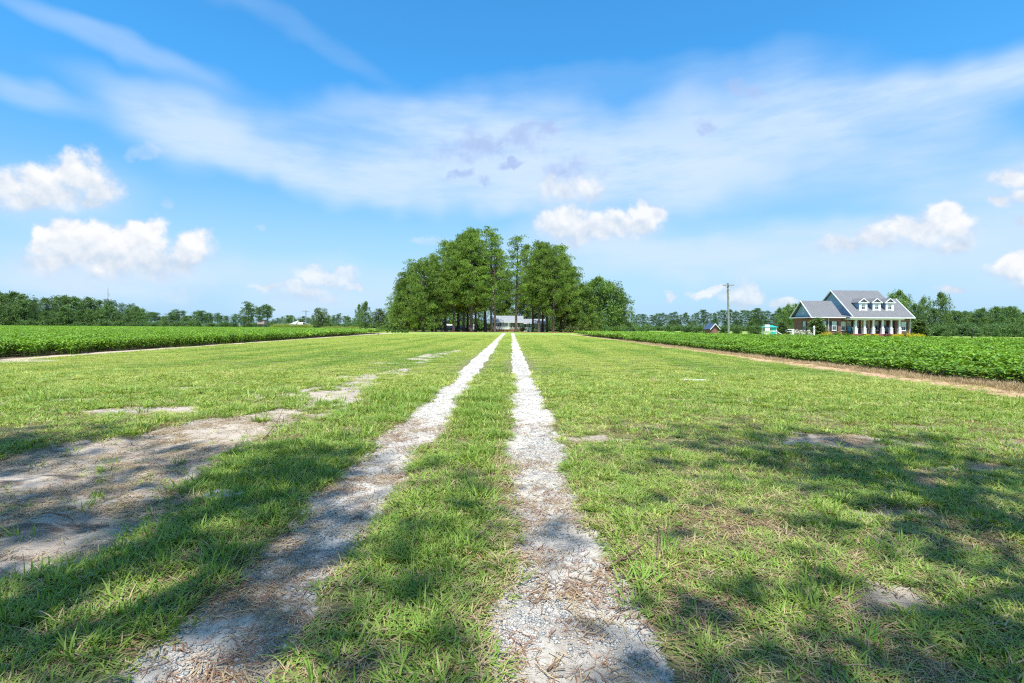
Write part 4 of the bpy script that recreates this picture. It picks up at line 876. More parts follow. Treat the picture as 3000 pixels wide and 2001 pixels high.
# pines beside the drive behind the viewer, whose shade falls over the foreground
for i, (X_, Y_, H_, k) in enumerate(((-7.2, -3.3, 22, 'shade0'), (-2.9, -5.0, 24, 'shade1'), (3.6, -2.0, 21, 'shade0'), (9.4, -2.6, 22, 'shade0'), (14.8, -2.0, 20, 'shade1'), (-14, -5.5, 22, 'shade1'), (1.0, -7.5, 20, 'shade0'))):
    plant(k, X_, Y_, H_, 'tall roadside pine shading the near end of the drive, %s' % ('left of the tracks', 'close beside the left track', 'close right of the tracks', 'well right of the tracks', 'farthest right of the tracks', 'farthest left of the tracks', 'between the two tracks line')[i], 'pine_tree', group='roadside pines that shade the near end of the drive', wide=1.0, rz=1.3 * i)

# ================================================================== BUILDINGS
def obox(mb, o, r, n, a0, a1, d0, d1, z0, z1):
    """box in a wall's own frame: a along the wall, d outwards, z up"""
    o = Vector(o); r = Vector(r); n = Vector(n); k = len(mb.v)
    for z in (z0, z1):
        for a, d in ((a0, d0), (a1, d0), (a1, d1), (a0, d1)): mb.v.append(tuple(o + r * a + n * d + Vector((0, 0, z))))
    for q in ((3, 2, 1, 0), (4, 5, 6, 7), (0, 1, 5, 4), (1, 2, 6, 5), (2, 3, 7, 6), (3, 0, 4, 7)): mb.f.append(tuple(k + i for i in q))
FRONT = (Vector((1, 0, 0)), Vector((0, -1, 0))); LEFT = (Vector((0, -1, 0)), Vector((-1, 0, 0)))
def window(par, o, side, w, z0, z1, shutters=0.0, mull=True, blind=0.0, fr=.07, frame_mat='white'):
    r, n = side; mb = MB(); h = w / 2
    for a0, a1, b0, b1 in ((-h, -h + fr, z0, z1), (h - fr, h, z0, z1), (-h + fr, h - fr, z0, z0 + fr), (-h + fr, h - fr, z1 - fr, z1)): obox(mb, o, r, n, a0, a1, -.02, .06, b0, b1)
    zm = (z0 + z1) / 2; obox(mb, o, r, n, -h + fr, h - fr, -.01, .045, zm - .03, zm + .03); obox(mb, o, r, n, -h - .05, h + .05, 0, .10, z0 - .06, z0 - .002)
    if mull: obox(mb, o, r, n, -.012, .012, .0, .035, z0 + fr, zm - .03); obox(mb, o, r, n, -.012, .012, .0, .035, zm + .03, z1 - fr)
    w_ = mb.build('window', M[frame_mat], par)
    g = MB(); obox(g, o, r, n, -h + fr - .005, h - fr + .005, -.015, .008, z0 + fr - .005, z1 - fr + .005); g.build('pane', M['glass'], w_)
    if blind: b = MB(); obox(b, o, r, n, -h + fr, h - fr, .009, .014, z1 - fr - (z1 - z0) * blind, z1 - fr - .01); b.build('blind', M['curtain'], w_)
    if shutters:
        for sgn in (-1, 1):
            s = MB(); c = sgn * (h + .04 + shutters / 2); obox(s, o, r, n, c - shutters / 2, c + shutters / 2, .0, .045, z0 - .02, z1 + .02)
            for q in range(3):
                za = z0 + .04 + (z1 - z0 - .08) * q / 3; obox(s, o, r, n, c - shutters / 2 + .035, c + shutters / 2 - .035, .045, .058, za, za + (z1 - z0) / 3 - .10)
            s.build('shutter', M['shutter'], par)
    return w_
def slab(mb, a, b, c, d, t=.12):       # roof slab: four corners of its top, thickness downwards
    pts = [Vector(p) for p in (a, b, c, d)]; n = (pts[1] - pts[0]).cross(pts[2] - pts[0]).normalized()
    if n.z < 0: pts.reverse(); n = -n
    mb.prism([p for p in reversed(pts)], -n * t) if False else None
    k = len(mb.v); mb.v += [tuple(p) for p in pts] + [tuple(p - n * t) for p in pts]
    mb.f += [(k, k + 1, k + 2, k + 3), (k + 7, k + 6, k + 5, k + 4)] + [(k + (i + 1) % 4, k + i, k + 4 + i, k + 4 + (i + 1) % 4) for i in range(4)]

# ---- brick house on the right
BH = root('brick_house', (59, 89, 0), 'brick house with blue gables, grey roof, three white dormers and a columned porch', 'house')
E = 3.44
# walls: wing box, main box, porch recess
mb = MB(); mb.box(50.45, 55.2, 86, 91.8, 0, E - .02); mb.build('wall', M['brick'], BH, label='brick wing wall')
mb = MB(); mb.box(55.2, 56.4, 86.4, 91.7, 0, E - .03); mb.box(56.4, 64.6, 87.6, 98.4, 0, E - .02); mb.box(64.6, 66.95, 86.4, 97.4, 0, E - .025); mb.build('wall', M['brick'], BH)
# porch floor, steps, frieze
mb = MB(); mb.box(56.405, 64.595, 84.7, 87.595, 0, .72); mb.build('porch_floor', M['brickcap'], BH)
st_ = MB()
for q in range(4): st_.box(60.1, 62.1, 84.7 - .32 * (4 - q), 84.7 - .32 * (3 - q) - .003, 0, .15 + .15 * q)
st_.build('steps', M['brickcap'], BH)
mb = MB(); mb.box(55.9, 64.75, 84.6, 84.95, 3.0, 3.42); mb.box(55.9, 56.15, 84.952, 86.38, 3.0, 3.42); mb.box(64.5, 64.75, 84.952, 86.38, 3.0, 3.42); mb.build('porch_beam', M['white'], BH)
mb = MB(); mb.box(56.152, 64.498, 84.952, 87.59, 3.30, 3.36); mb.build('porch_ceiling', M['white'], BH)
for x in (56.97, 58.42, 59.86, 61.4, 62.82, 64.2):
    c = root('column', (x, 84.95, .72), None, None); c.parent = BH; c.location = Vector((x, 84.95, .72)) - BH.location
    m_ = MB()
    def frus(mb, cx, cy_, z0, z1, r0, r1):
        k = len(mb.v)
        for z, r in ((z0, r0), (z1, r1)): mb.v += [(cx - r, cy_ - r, z), (cx + r, cy_ - r, z), (cx + r, cy_ + r, z), (cx - r, cy_ + r, z)]
        mb.f += [(k + 3, k + 2, k + 1, k), (k + 4, k + 5, k + 6, k + 7)] + [(k + i, k + (i + 1) % 4, k + 4 + (i + 1) % 4, k + 4 + i) for i in range(4)]
    frus(m_, x, 84.95, .722, 1.55, .235, .21); frus(m_, x, 84.95, 1.552, 1.63, .25, .25); m_.build('pedestal', M['white'], c)
    m_ = MB(); frus(m_, x, 84.95, 1.632, 2.92, .15, .11); frus(m_, x, 84.95, 2.922, 2.998, .17, .17); m_.build('shaft', M['white'], c)
# main roof
S = (8.4 - E) / 6.3; ev = 85.7
def zr(y): return E + .12 + (y - ev) * (8.4 - E - .12) / (92 - ev)
mb = MB(); slab(mb, (57.1, 92, 8.4), (65.5, 92, 8.4), (65.5, ev, E + .12), (57.1, ev, E + .12)); slab(mb, (57.1, 92.001, 8.4), (65.5, 92.001, 8.4), (65.5, 98.6, E + .2), (57.1, 98.6, E + .2)); mb.build('roof', M['shingle'], BH)
mb = MB(); slab(mb, (65.502, 90.0, zr(90.0)), (67.25, 90.0, zr(90.0)), (67.25, ev, E + .12), (65.502, ev, E + .12)); slab(mb, (65.502, 90.001, zr(90)), (67.25, 90.001, zr(90)), (67.25, 97.8, E + .2), (65.502, 97.8, E + .2)); mb.build('side_roof', M['shingle'], BH)
mb = MB(); slab(mb, (55.6, 85.9, E + .16), (65.1, 85.9, E + .16), (65.1, 84.35, E - .0), (55.6, 84.35, E - .0)); mb.build('porch_roof', M['shingle'], BH)
mb = MB(); mb.prism([(57.4, 85.95, E), (57.4, 98.2, E), (57.4, 92, 8.22)], (8.0, 0, 0)); mb.build('gable', M['siding'], BH)
mb = MB(); mb.prism([(65.41, 86.1, E), (65.41, 97.5, E), (65.41, 90.2, 6.45)], (1.53, 0, 0)); mb.build('gable', M['siding'], BH)
# white rakes of the big gable and of the right end
def rake(mb, p, q, w=.20, t=.10, ax=-1):
    p = Vector(p); q = Vector(q); k = len(mb.v); e = Vector((t * ax, 0, 0)); d = Vector((0, 0, -w))
    mb.v += [tuple(v) for v in (p, q, q + d, p + d, p + e, q + e, q + e + d, p + e + d)]
    mb.f += [(k, k + 1, k + 2, k + 3), (k + 7, k + 6, k + 5, k + 4), (k, k + 4, k + 5, k + 1), (k + 3, k + 2, k + 6, k + 7), (k + 1, k + 5, k + 6, k + 2), (k, k + 3, k + 7, k + 4)]
mb = MB(); rake(mb, (57.097, 92, 8.40), (57.097, ev, E + .12)); rake(mb, (57.097, 92, 8.40), (57.097, 98.6, E + .2)); rake(mb, (67.253, 90, zr(90)), (67.253, ev, E + .12), ax=1); mb.build('rake_board', M['white'], BH)
# wing roof and gable
WR = 6.35
mb = MB(); slab(mb, (50.0, 88.9, WR), (55.25, 88.9, WR), (55.25, 85.6, E + .1), (50.0, 85.6, E + .1)); slab(mb, (50.0, 88.901, WR), (55.25, 88.901, WR), (55.25, 92.2, E + .1), (50.0, 92.2, E + .1)); mb.build('wing_roof', M['shingle'], BH)
mb = MB(); slab(mb, (55.252, 88.9, E + .5), (57.38, 88.9, E + .5), (57.38, 85.6, E + .1), (55.252, 85.6, E + .1)); mb.build('link_roof', M['shingle'], BH)
mb = MB(); mb.prism([(50.45, 86.0, E), (50.45, 91.8, E), (50.45, 88.9, 6.12)], (4.7, 0, 0)); mb.build('gable', M['siding'], BH)
mb = MB(); rake(mb, (49.997, 88.9, WR), (49.997, 85.6, E + .1)); rake(mb, (49.997, 88.9, WR), (49.997, 92.2, E + .1)); mb.build('rake_board', M['white'], BH)
mb = MB(); slab(mb, (49.9, 85.5, E + .07), (50.44, 85.5, E + .2), (50.44, 92.3, E + .2), (49.9, 92.3, E + .07), .06); mb.build('eave_return', M['shingle'], BH)
mb = MB(); mb.box(49.9, 57.0, 85.40, 85.54, E - .12, E + .06); mb.box(49.82, 49.95, 85.42, 92.3, E - .12, E + .05); mb.box(55.55, 65.12, 84.20, 84.34, E - .16, E + .0); mb.box(65.16, 67.35, 85.52, 85.66, E - .12, E + .06)
mb.box(50.0, 55.2, 85.545, 85.99, E - .10, E - .02); mb.box(49.96, 50.44, 86.0, 92.2, E - .10, E - .02); mb.box(65.17, 67.3, 85.665, 86.39, E - .10, E - .03); mb.build('gutter', M['white'], BH)
mb = MB()
mb.tube((67.03, 86.3, .1), (67.03, 86.3, E - .1), .05, n=6); mb.build('downspout', M['white'], BH)
mb = MB(); mb.tube((53.0, 85.9, .1), (53.0, 85.9, E - .1), .05, n=6); mb.build('downspout', M['white'], BH)
# windows
for x in (54.05, 55.85): 
    y_ = 86 if x < 55.2 else 86.4
    window(BH, (x if x < 55.2 else 55.8, y_, 0), FRONT, .74, 1.25, 2.75, .28 if x < 55.2 else 0, blind=.5)
window(BH, (52.3, 86, 0), FRONT, .74, 1.25, 2.75, .28, blind=.5)
window(BH, (66.0, 86.4, 0), FRONT, .78, 1.25, 2.75, .30, blind=.5)
for x in (57.5, 58.75, 62.15, 63.5): window(BH, (x, 87.6, 0), FRONT, .85, 1.3, 2.85, .22, blind=.35)
window(BH, (50.45, 88.4, 0), LEFT, .74, 1.25, 2.75, .30, blind=.5)
window(BH, (50.45, 88.9, 0), LEFT, .42, 4.15, 5.1, 0, mull=False)
# door
mb = MB(); o = (60.35, 87.6, 0); r, n = FRONT
for a0, a1, b0, b1 in ((-.72, -.58, .722, 3.1), (.58, .72, .722, 3.1), (-.58, .58, 2.9, 3.1), (-.58, .58, 2.72, 2.78)): obox(mb, o, r, n, a0, a1, 0, .08, b0, b1)
dr = mb.build('door_frame', M['white'], BH)
mb = MB(); obox(mb, o, r, n, -.57, .57, .0, .05, .722, 2.71); dd = mb.build('door', M['door_yellow'], BH)
mb = MB(); 
for sx in (-.3, .3):
    for z0, z1 in ((.95, 1.5), (1.65, 2.5)): obox(mb, o, r, n, sx - .15, sx + .15, .052, .075, z0, z1)
mb.build('door_panel', M['glass'], dd); mb = MB(); obox(mb, o, r, n, .47, .51, .051, .11, 1.62, 1.72); mb.build('handle', M['black'], dd)
# dormers
for x in (59.62, 61.9, 64.12):
    zb = zr(87.15); W_ = .66; D = root('dormer', (0, 0, 0), None, None); D.parent = BH; D.location = Vector((x, 87.15, zb)) - BH.location
    ze, za = 6.05, 6.72; yb = ev + (ze - E - .12) * (92 - ev) / (8.4 - E - .12); ya = ev + (za - E - .12) * (92 - ev) / (8.4 - E - .12)
    mb = MB()
    for sx in (-1, 1): mb.prism([(x + sx * W_, 87.18, zb - .05), (x + sx * W_, 87.18, ze), (x + sx * W_, yb, ze)], (-sx * .1, 0, 0))
    mb.build('cheek', M['siding'], D)
    mb = MB(); mb.box(x - W_ - .03, x - .34, 87.08, 87.18, zb - .12, ze); mb.box(x + .34, x + W_ + .03, 87.08, 87.18, zb - .12, ze); mb.box(x - .338, x + .338, 87.08, 87.18, zb - .12, zb + .12); mb.box(x - .338, x + .338, 87.08, 87.18, ze - .22, ze)
    mb.build('front', M['white'], D)
    mb = MB(); mb.prism([(x - W_ - .1, 87.12, ze + .002), (x + W_ + .1, 87.12, ze + .002), (x, 87.12, za - .04)], (0, .06, 0)); mb.build('pediment', M['shingle'], D)
    mb = MB()
    for sx in (-1, 1):
        p = Vector((x, 86.93, za + .03)); q = Vector((x + sx * (W_ + .27), 86.93, ze - .06)); k = len(mb.v); e = Vector((0, .12, 0)); d = Vector((0, 0, -.13))
        mb.v += [tuple(v) for v in (p, q, q + d, p + d, p + e, q + e, q + e + d, p + e + d)]; mb.f += [(k, k + 1, k + 2, k + 3), (k + 7, k + 6, k + 5, k + 4), (k, k + 4, k + 5, k + 1), (k + 3, k + 2, k + 6, k + 7), (k + 1, k + 5, k + 6, k + 2), (k, k + 3, k + 7, k + 4)]
    mb.box(x - W_ - .26, x + W_ + .26, 86.94, 87.07, ze - .12, ze - .002); mb.build('cornice', M['white'], D)
    mb = MB(); 
    for sx in (-1, 1): slab(mb, (x, 87.05, za + .06), (x + sx * (W_ + .28), 87.05, ze - .02), (x + sx * (W_ + .28), yb + .3, ze - .02), (x, ya + .4, za + .06), .07)
    mb.build('roof', M['shingle'], D); window(D, (x, 87.14, 0), FRONT, .66, zb + .14, ze - .24, blind=.25, fr=.06)
# porch things
def rocker(x, y, z, mat, lab, rz=0.0):
    o = root('rocking_chair', (x, y, z), lab, 'chair', None, 0); mb = MB()
    mb.box(x - .27, x + .27, y - .25, y + .25, z + .40, z + .44); mb.build('seat', M[mat], o)
    mb = MB()
    for q in range(5): a = x - .22 + .11 * q; mb.prism([(a - .035, y + .24, z + .44), (a + .035, y + .24, z + .44), (a + .035, y + .42, z + 1.1), (a - .035, y + .42, z + 1.1)], (0, .02, 0))
    mb.box(x - .27, x + .27, y + .40, y + .45, z + 1.04, z + 1.12); mb.build('backrest', M[mat], o)
    for sx in (-.25, .25):
        mb = MB(); mb.box(x + sx - .035, x + sx + .035, y - .27, y + .30, z + .64, z + .67); mb.build('armrest', M[mat], o)
        mb = MB(); mb.tube((x + sx, y - .22, z + .05), (x + sx, y - .22, z + .64), .022, n=6); mb.tube((x + sx, y + .24, z + .05), (x + sx, y + .26, z + .64), .022, n=6); mb.build('leg', M[mat], o)
        mb = MB(); mb.path([(x + sx, y - .42, z + .10), (x + sx, y - .2, z + .035), (x + sx, y + .2, z + .035), (x + sx, y + .5, z + .12)], [.022] * 4, 6); mb.build('rocker', M[mat], o)
rocker(56.65, 85.7, .72, 'navyseat', 'blue rocking chair at the left end of the columned porch')
rocker(57.75, 86.3, .72, 'white', 'white rocking chair behind the second porch column')
rocker(63.35, 85.9, .72, 'navyseat', 'blue rocking chair between the two rightmost porch columns')
# brick house planting; zoomed pixel x, distance, height, kind
def z1x(zx, Y): return gx(2250 + zx * .319, Y)
for zx, Y, h, wd, key, lab in ((450,84.5,3.25,1.9,'holly0','tall dark conical holly at the corner of the brick house wing'),(125,88,2.6,1.6,'holly1','dark conical holly left of the brick house'),(1390,88,3.1,2.0,'holly0','broad dark holly right of the brick house')):
    plant(key, z1x(zx, Y), Y, h, lab, 'holly_tree', 'tree', wide=wd)
plant('bloom0', z1x(285, 83.5), 83.5, 1.35, 'cream flowering hydrangea in front of the side wall', 'flowering_shrub', 'shrub', wide=1.2)
plant('bloom1', z1x(352, 83.8), 83.8, 1.25, 'cream hydrangea beside the tall dark holly', 'flowering_shrub', 'shrub', wide=1.1)
plant('green0', z1x(318, 83.4), 83.4, .95, 'green leafy shrub between the two cream hydrangeas', 'shrub', 'shrub', wide=1.6)
BED = [(150,'golden',.55,'first golden shrub left of the brick house'),(187,'golden',.5,'second golden shrub left of the brick house'),(512,'golden',.8,'golden shrub at the foot of the tall holly'),(548,'golden',.85,'round golden shrub under the wing windows'),
 (632,'green',.85,'large yellow green shrub under the second wing window'),(668,'golden',.75,'golden shrub at the wing end'),(718,'green',.75,'rounded green shrub left of the porch'),(782,'golden',.5,'low golden shrub under the first porch column'),
 (882,'maroon',.6,'maroon shrub under the second porch column'),(912,'golden',.65,'golden shrub under the second porch column'),(943,'maroon',.6,'maroon shrub under the third porch column'),(975,'golden',.65,'golden shrub left of the brick steps'),
 (1098,'maroon',.7,'maroon shrub right of the brick steps'),(1132,'golden',.65,'golden shrub right of the brick steps'),(1166,'maroon',.6,'maroon shrub under the right porch columns'),(1208,'golden',.75,'golden shrub under the last porch column'),
 (1243,'maroon',.7,'maroon shrub under the right end window'),(1258,'green',.8,'green shrub at the right end wall'),(1312,'golden',.75,'golden shrub at the right corner of the brick house'),(1372,'golden',.7,'golden shrub beside the broad holly'),(1408,'golden',.65,'rightmost golden shrub of the bed')]
for i, (zx, k, h, lab) in enumerate(BED):
    Y = 81.6 + .5 * (i % 3); plant(k + str(i % 2), z1x(zx, Y), Y, h * 1.25, lab, 'shrub', 'shrub', wide=1.2)
# lamp posts
x = z1x(423, 72); o = root('lamp_post', (x, 72, 0), 'white lamp post standing in front of the tall holly', 'lamp post'); zt = hz(2385, 953.5, 72)
mb = MB(); mb.box(x - .09, x + .09, 71.91, 72.09, 0, zt - .55); mb.box(x - .12, x + .12, 71.88, 72.12, 0, .25); mb.build('post', M['white'], o)
mb = MB(); mb.box(x - .14, x + .14, 71.86, 72.14, zt - .548, zt - .50); mb.lathe((x, 72, zt - .498), [(.08, 0), (.13, .24), (.17, .25), (.04, .40), (.02, .5)], 8); mb.build('lantern', M['white'], o)
x = z1x(1875, 80); o = root('lamp_post', (x, 80, 0), 'black lamp post in the scrub right of the brick house', 'lamp post'); zt = hz(2848, 963, 80)
mb = MB(); mb.tube((x, 80, 0), (x, 80, zt - .4), .09, .07, 8); mb.lathe((x, 80, 0), [(.17, 0), (.15, .3), (.09, .5)], 8); mb.build('post', M['black'], o)
mb = MB(); mb.lathe((x, 80, zt - .4), [(.06, 0), (.15, .05), (.17, .28), (.05, .40), (.02, .46)], 8); mb.build('lantern', M['black'], o)
# play set
def z5(zx, zy, Y): return at(1750 + zx * .2765, 780 + zy * .2765, Y)
a = z5(1823, 700, 86); X0, Y0 = a.x, 86.0; zt = z5(1823, 624, 86).z; zb = z5(1823, 646, 86).z
o = root('play_set', (X0, Y0, 0), 'play set with a teal peaked roof and white slide panel', 'play set')
mb = MB(); k = [(X0 - 1.15, Y0 - .9, zb), (X0 + 1.15, Y0 - .9, zb), (X0 + 1.15, Y0 + .9, zb), (X0 - 1.15, Y0 + .9, zb)]; mb.v += k + [(X0 - .3, Y0, zt), (X0 + .3, Y0, zt)]; mb.f += [(3, 2, 1, 0), (0, 1, 5, 4), (1, 2, 5), (2, 3, 4, 5), (3, 0, 4)]; mb.build('roof', M['teal'], o)
for sx in (-.8, .8):
    for sy in (-.6, .6): mb = MB(); mb.box(X0 + sx - .07, X0 + sx + .07, Y0 + sy - .07, Y0 + sy + .07, 0, zb + .02); mb.build('post', M['white'], o)
mb = MB(); mb.box(X0 - .95, X0 + .95, Y0 - .75, Y0 + .75, 1.02, 1.12); mb.build('deck', M['white'], o)
mb = MB(); mb.box(X0 + .0, X0 + .72, Y0 - .72, Y0 - .68, 1.125, 1.65); mb.box(X0 - .2, X0 + .72, Y0 - .72, Y0 - .68, .3, .95); mb.build('panel', M['teal'], o)
mb = MB(); mb.box(X0 - 1.15, X0 - .35, Y0 - .82, Y0 - .76, 1.05, 2.15); mb.build('side_panel', M['white'], o, label='white side panel')
mb = MB(); mb.prism([(X0 + .95, Y0 - .5, 1.1), (X0 + 2.5, Y0 - .5, .25), (X0 + 2.5, Y0 - .5, .15), (X0 + .95, Y0 - .5, 1.0)], (0, .6, 0)); mb.build('slide', M['white'], o)
for a_, b_, lab in ((1890, 1905, 'short white pergola fence beside the play set'), (1995, 2068, 'white post and rail pergola at the left end of the brick house')):
    p = z5(a_ if a_ > 1900 else 1862, 700, 88); q = z5(b_, 700, 88); top = z5(a_, 668, 88).z; o = root('pergola', ((p.x + q.x) / 2, 88, 0), lab, 'pergola')
    for x in (p.x, q.x): mb = MB(); mb.box(x - .16, x + .16, 87.84, 88.16, 0, top - .1); mb.build('post', M['white'], o)
    mb = MB(); mb.box(p.x - .25, q.x + .25, 87.9, 88.1, top - .098, top + .06); mb.build('beam', M['white'], o)
    if a_ > 1900: mb = MB(); mb.box(p.x + .165, q.x - .165, 87.97, 88.03, .5, .62); mb.box(p.x + .165, q.x - .165, 87.97, 88.03, .95, 1.05); mb.build('rail', M['white'], o)
# utility pole on the right
a = at(2132.6, 829, 92); b = at(2134.5, 979, 92); px_, pz = a.x, a.z; bx = b.x + .05
o = root('utility_pole', (bx, 92, 0), 'tall weathered utility pole with one crossarm behind the right field', 'utility pole')
mb = MB(); mb.tube((bx, 92, 0), (px_, 92, pz), .20, .15, 12); mb.build('pole', M['wood_grey'], o)
mb = MB(); zc = at(2132, 836, 92).z; mb.box(px_ - 1.0, px_ + 1.0, 91.72, 91.84, zc - .07, zc + .07); mb.build('crossarm', M['wood_grey'], o)
for sx in (-.93, -.45, .45, .93):
    mb = MB(); mb.lathe((px_ + sx, 91.78, zc + .072), [(.02, 0), (.02, .08), (.055, .10), (.06, .16), (.03, .22)], 8); mb.build('insulator', M['steel'], o)
mb = MB(); mb.tube((px_ - .62, 91.7, zc - .07), (px_, 91.78, zc - .75), .02, n=5); mb.tube((px_ + .62, 91.7, zc - .07), (px_, 91.78, zc - .75), .02, n=5); mb.build('brace', M['steel'], o)
mb = MB(); mb.tube((px_ - .27, 91.8, zc - 1.35), (px_ - .27, 91.8, zc - .95), .07, n=8); mb.path([(px_ - .27, 91.8, zc - 1.35), (px_ - .42, 91.8, zc - 1.6), (px_ - .3, 91.8, zc - 2.0), (px_ - .12, 91.8, zc - 2.5)], [.014] * 4, 5); mb.build('cutout_fuse', M['steel'], o)
mb = MB(); mb.path([(px_ + .5, 91.75, zc - .07), (px_ + .52, 91.7, zc - .35), (px_ + .42, 91.7, zc - .5), (px_ + .2, 91.8, zc - 1.3)], [.014] * 4, 5); mb.tube((px_ + .3, 91.75, zc - 1.1), (px_ + .3, 91.75, zc - .85), .06, n=8); mb.build('lead_wire', M['steel'], o)
# well house
Y = 95; p0 = z5(1165, 700, Y).x; p1 = z5(1207, 700, Y).x; p2 = z5(1282, 700, Y).x; e_ = z5(1200, 660, Y).z; ap = z5(1242, 606, Y).z
o = root('well_house', (p1, Y, 0), 'small brick shed with a navy roof behind the right field', 'shed')
mb = MB(); mb.box(p1, p2, Y, Y + 3.2, 0, e_); mb.build('wall', M['brick'], o)
mb = MB(); mb.prism([(p1, Y + .0, e_ + .002), (p2, Y + .0, e_ + .002), ((p1 + p2) / 2, Y + .0, ap - .12)], (0, 3.2, 0)); mb.build('gable', M['brick'], o)
mb = MB(); xm = (p1 + p2) / 2
for x_ in (p1 - .3, p2 + .3): slab(mb, (xm, Y - .25, ap), (x_, Y - .25, e_ - .12), (x_, Y + 3.45, e_ - .12), (xm, Y + 3.45, ap), .08)
mb.build('roof', M['navy'], o)
mb = MB()
for x_ in (p1 - .3, p2 + .3):
    p = Vector((xm, Y - .30, ap + .01)); q = Vector((x_, Y - .30, e_ - .11)); k = len(mb.v); e = Vector((0, .048, 0)); d = Vector((0, 0, -.17))
    mb.v += [tuple(v) for v in (p, q, q + d, p + d, p + e, q + e, q + e + d, p + e + d)]; mb.f += [(k, k + 1, k + 2, k + 3), (k + 7, k + 6, k + 5, k + 4), (k, k + 4, k + 5, k + 1), (k + 3, k + 2, k + 6, k + 7), (k + 1, k + 5, k + 6, k + 2), (k, k + 3, k + 7, k + 4)]
mb.build('rake_board', M['white'], o)

# ---- ranch house at the end of the drive
RY = 160
def rx(zx6, Y=RY): return at(1300 + zx6 * .1489, 965, Y).x          # zoomed x of the ranch close-up
def rz(zy6, Y=RY, zx6=1200): return at(1300 + zx6 * .1489, 880 + zy6 * .1489, Y).z
RH = root('ranch_house', (rx(1250), RY, 0), 'low pale green ranch house with white railing and pale metal roof', 'house')
xa, xb, xc = rx(962), rx(1558), rx(1990)
eav = rz(428); rdg = rz(302, RY + 4.2)
mb = MB(); mb.box(xa, xb, RY, RY + 8.4, .75, eav + .12); mb.build('wall', M['ranch_siding'], RH)
mb = MB(); mb.box(xa - .02, xb + .02, RY - .04, RY + 8.44, 0, .748); mb.build('brick_base', M['brickcap'], RH)
mb = MB()
for sy, yy in ((-1, RY - .5), (1, RY + 8.9)): slab(mb, (xa - .45, RY + 4.2 + .0005 * sy, rdg), (xb + .2, RY + 4.2 + .0005 * sy, rdg), (xb + .2, yy, eav), (xa - .45, yy, eav), .1)
mb.build('roof', M['metalroof'], RH)
mb = MB(); mb.prism([(xa, RY + .1, eav + .1), (xa, RY + 8.3, eav + .1), (xa, RY + 4.2, rdg - .2)], (xb - xa, 0, 0)); mb.build('gable', M['ranch_siding'], RH)
mb = MB(); mb.box(xa - .45, xb + .2, RY - .62, RY - .5, eav - .15, eav + .04); mb.build('fascia', M['white'], RH)
mb = MB(); rake(mb, (xa - .453, RY + 4.2, rdg), (xa - .453, RY - .6, eav - .05), w=.22); mb.build('rake_board', M['white'], RH)
e2 = rz(452, RY + 1.2); r2 = rz(362, RY + 5)
mb = MB(); mb.box(xb + .022, xc, RY + 1.2, RY + 8.0, .0, e2 + .1); mb.build('wing_wall', M['ranch_siding'], RH)
mb = MB()
for sy, yy in ((-1, RY + .75), (1, RY + 8.4)): slab(mb, (xb + .205, RY + 4.8 + .0005 * sy, r2), (xc + .4, RY + 4.8 + .0005 * sy, r2), (xc + .4, yy, e2), (xb + .205, yy, e2), .1)
mb.build('wing_roof', M['metalroof'], RH)
mb = MB(); mb.box(xb + .205, xc + .4, RY + .63, RY + .75, e2 - .14, e2 + .03); mb.build('fascia', M['white'], RH)
for zx, w in ((1078, .85), (1030, .55)): window(RH, (rx(zx), RY, 0), FRONT, w, 1.35, rz(445), .0, fr=.09)
for zx in (990, 1118): mb = MB(); c = rx(zx); mb.box(c - .18, c + .18, RY - .05, RY - .002, 1.3, rz(445)); mb.build('shutter', M['shutter'], RH)
window(RH, (rx(1380), RY, 0), FRONT, .9, 1.1, rz(445), 0, fr=.09); window(RH, (rx(1440), RY, 0), FRONT, .6, 1.1, rz(445), 0, fr=.09)
for zx in (1342, 1478): mb = MB(); c = rx(zx); mb.box(c - .18, c + .18, RY - .05, RY - .002, 1.05, rz(445)); mb.build('shutter', M['shutter'], RH)
window(RH, (rx(1648, RY + 1.2), RY + 1.2, 0), FRONT, .75, 1.25, rz(462, RY + 1.2), .25, fr=.09); window(RH, (rx(1835, RY + 1.2), RY + 1.2, 0), FRONT, .8, 1.1, rz(462, RY + 1.2), .0, fr=.09)
c = rx(1228); mb = MB(); mb.box(c - .62, c - .48, RY - .06, RY - .002, .75, 2.75); mb.box(c + .48, c + .62, RY - .06, RY - .002, .75, 2.75); mb.box(c - .478, c + .478, RY - .06, RY - .002, 2.62, 2.75); mb.build('door_frame', M['white'], RH)
mb = MB(); mb.box(c - .476, c + .476, RY - .04, RY - .002, .75, 2.615); dd = mb.build('door', M['curtain'], RH); mb = MB(); mb.box(c + .05 - .2, c + .05 + .2, RY - .055, RY - .041, 2.05, 2.25); mb.build('door_window', M['glass'], dd)
# front deck with railing
d0, d1, dy = rx(962, RY - 2), rx(1285, RY - 2), RY - 2.2; dt = rz(568, dy); rt = rz(517, dy)
mb = MB(); mb.box(d0, d1, dy, RY - .045, dt - .12, dt); mb.build('deck', M['concrete'], RH)
mb = MB(); mb.box(d0 + .05, d1 - .05, dy + .1, RY - .05, 0, dt - .122); mb.build('brick_base', M['brickcap'], RH)
rl = root('railing', (0, 0, 0), None, None); rl.parent = RH; rl.location = Vector((d0, dy, 0)) - RH.location
mb = MB(); mb.box(d0, d1, dy - .04, dy + .04, rt - .08, rt); mb.box(d0, d1, dy - .03, dy + .03, dt + .10, dt + .18); mb.build('rail', M['white'], rl)
for q in range(5): x_ = d0 + (d1 - d0) * q / 4; mb = MB(); mb.box(x_ - .07, x_ + .07, dy - .075, dy + .065, dt + .002, rt + .1); mb.build('post', M['white'], rl)
bal = None
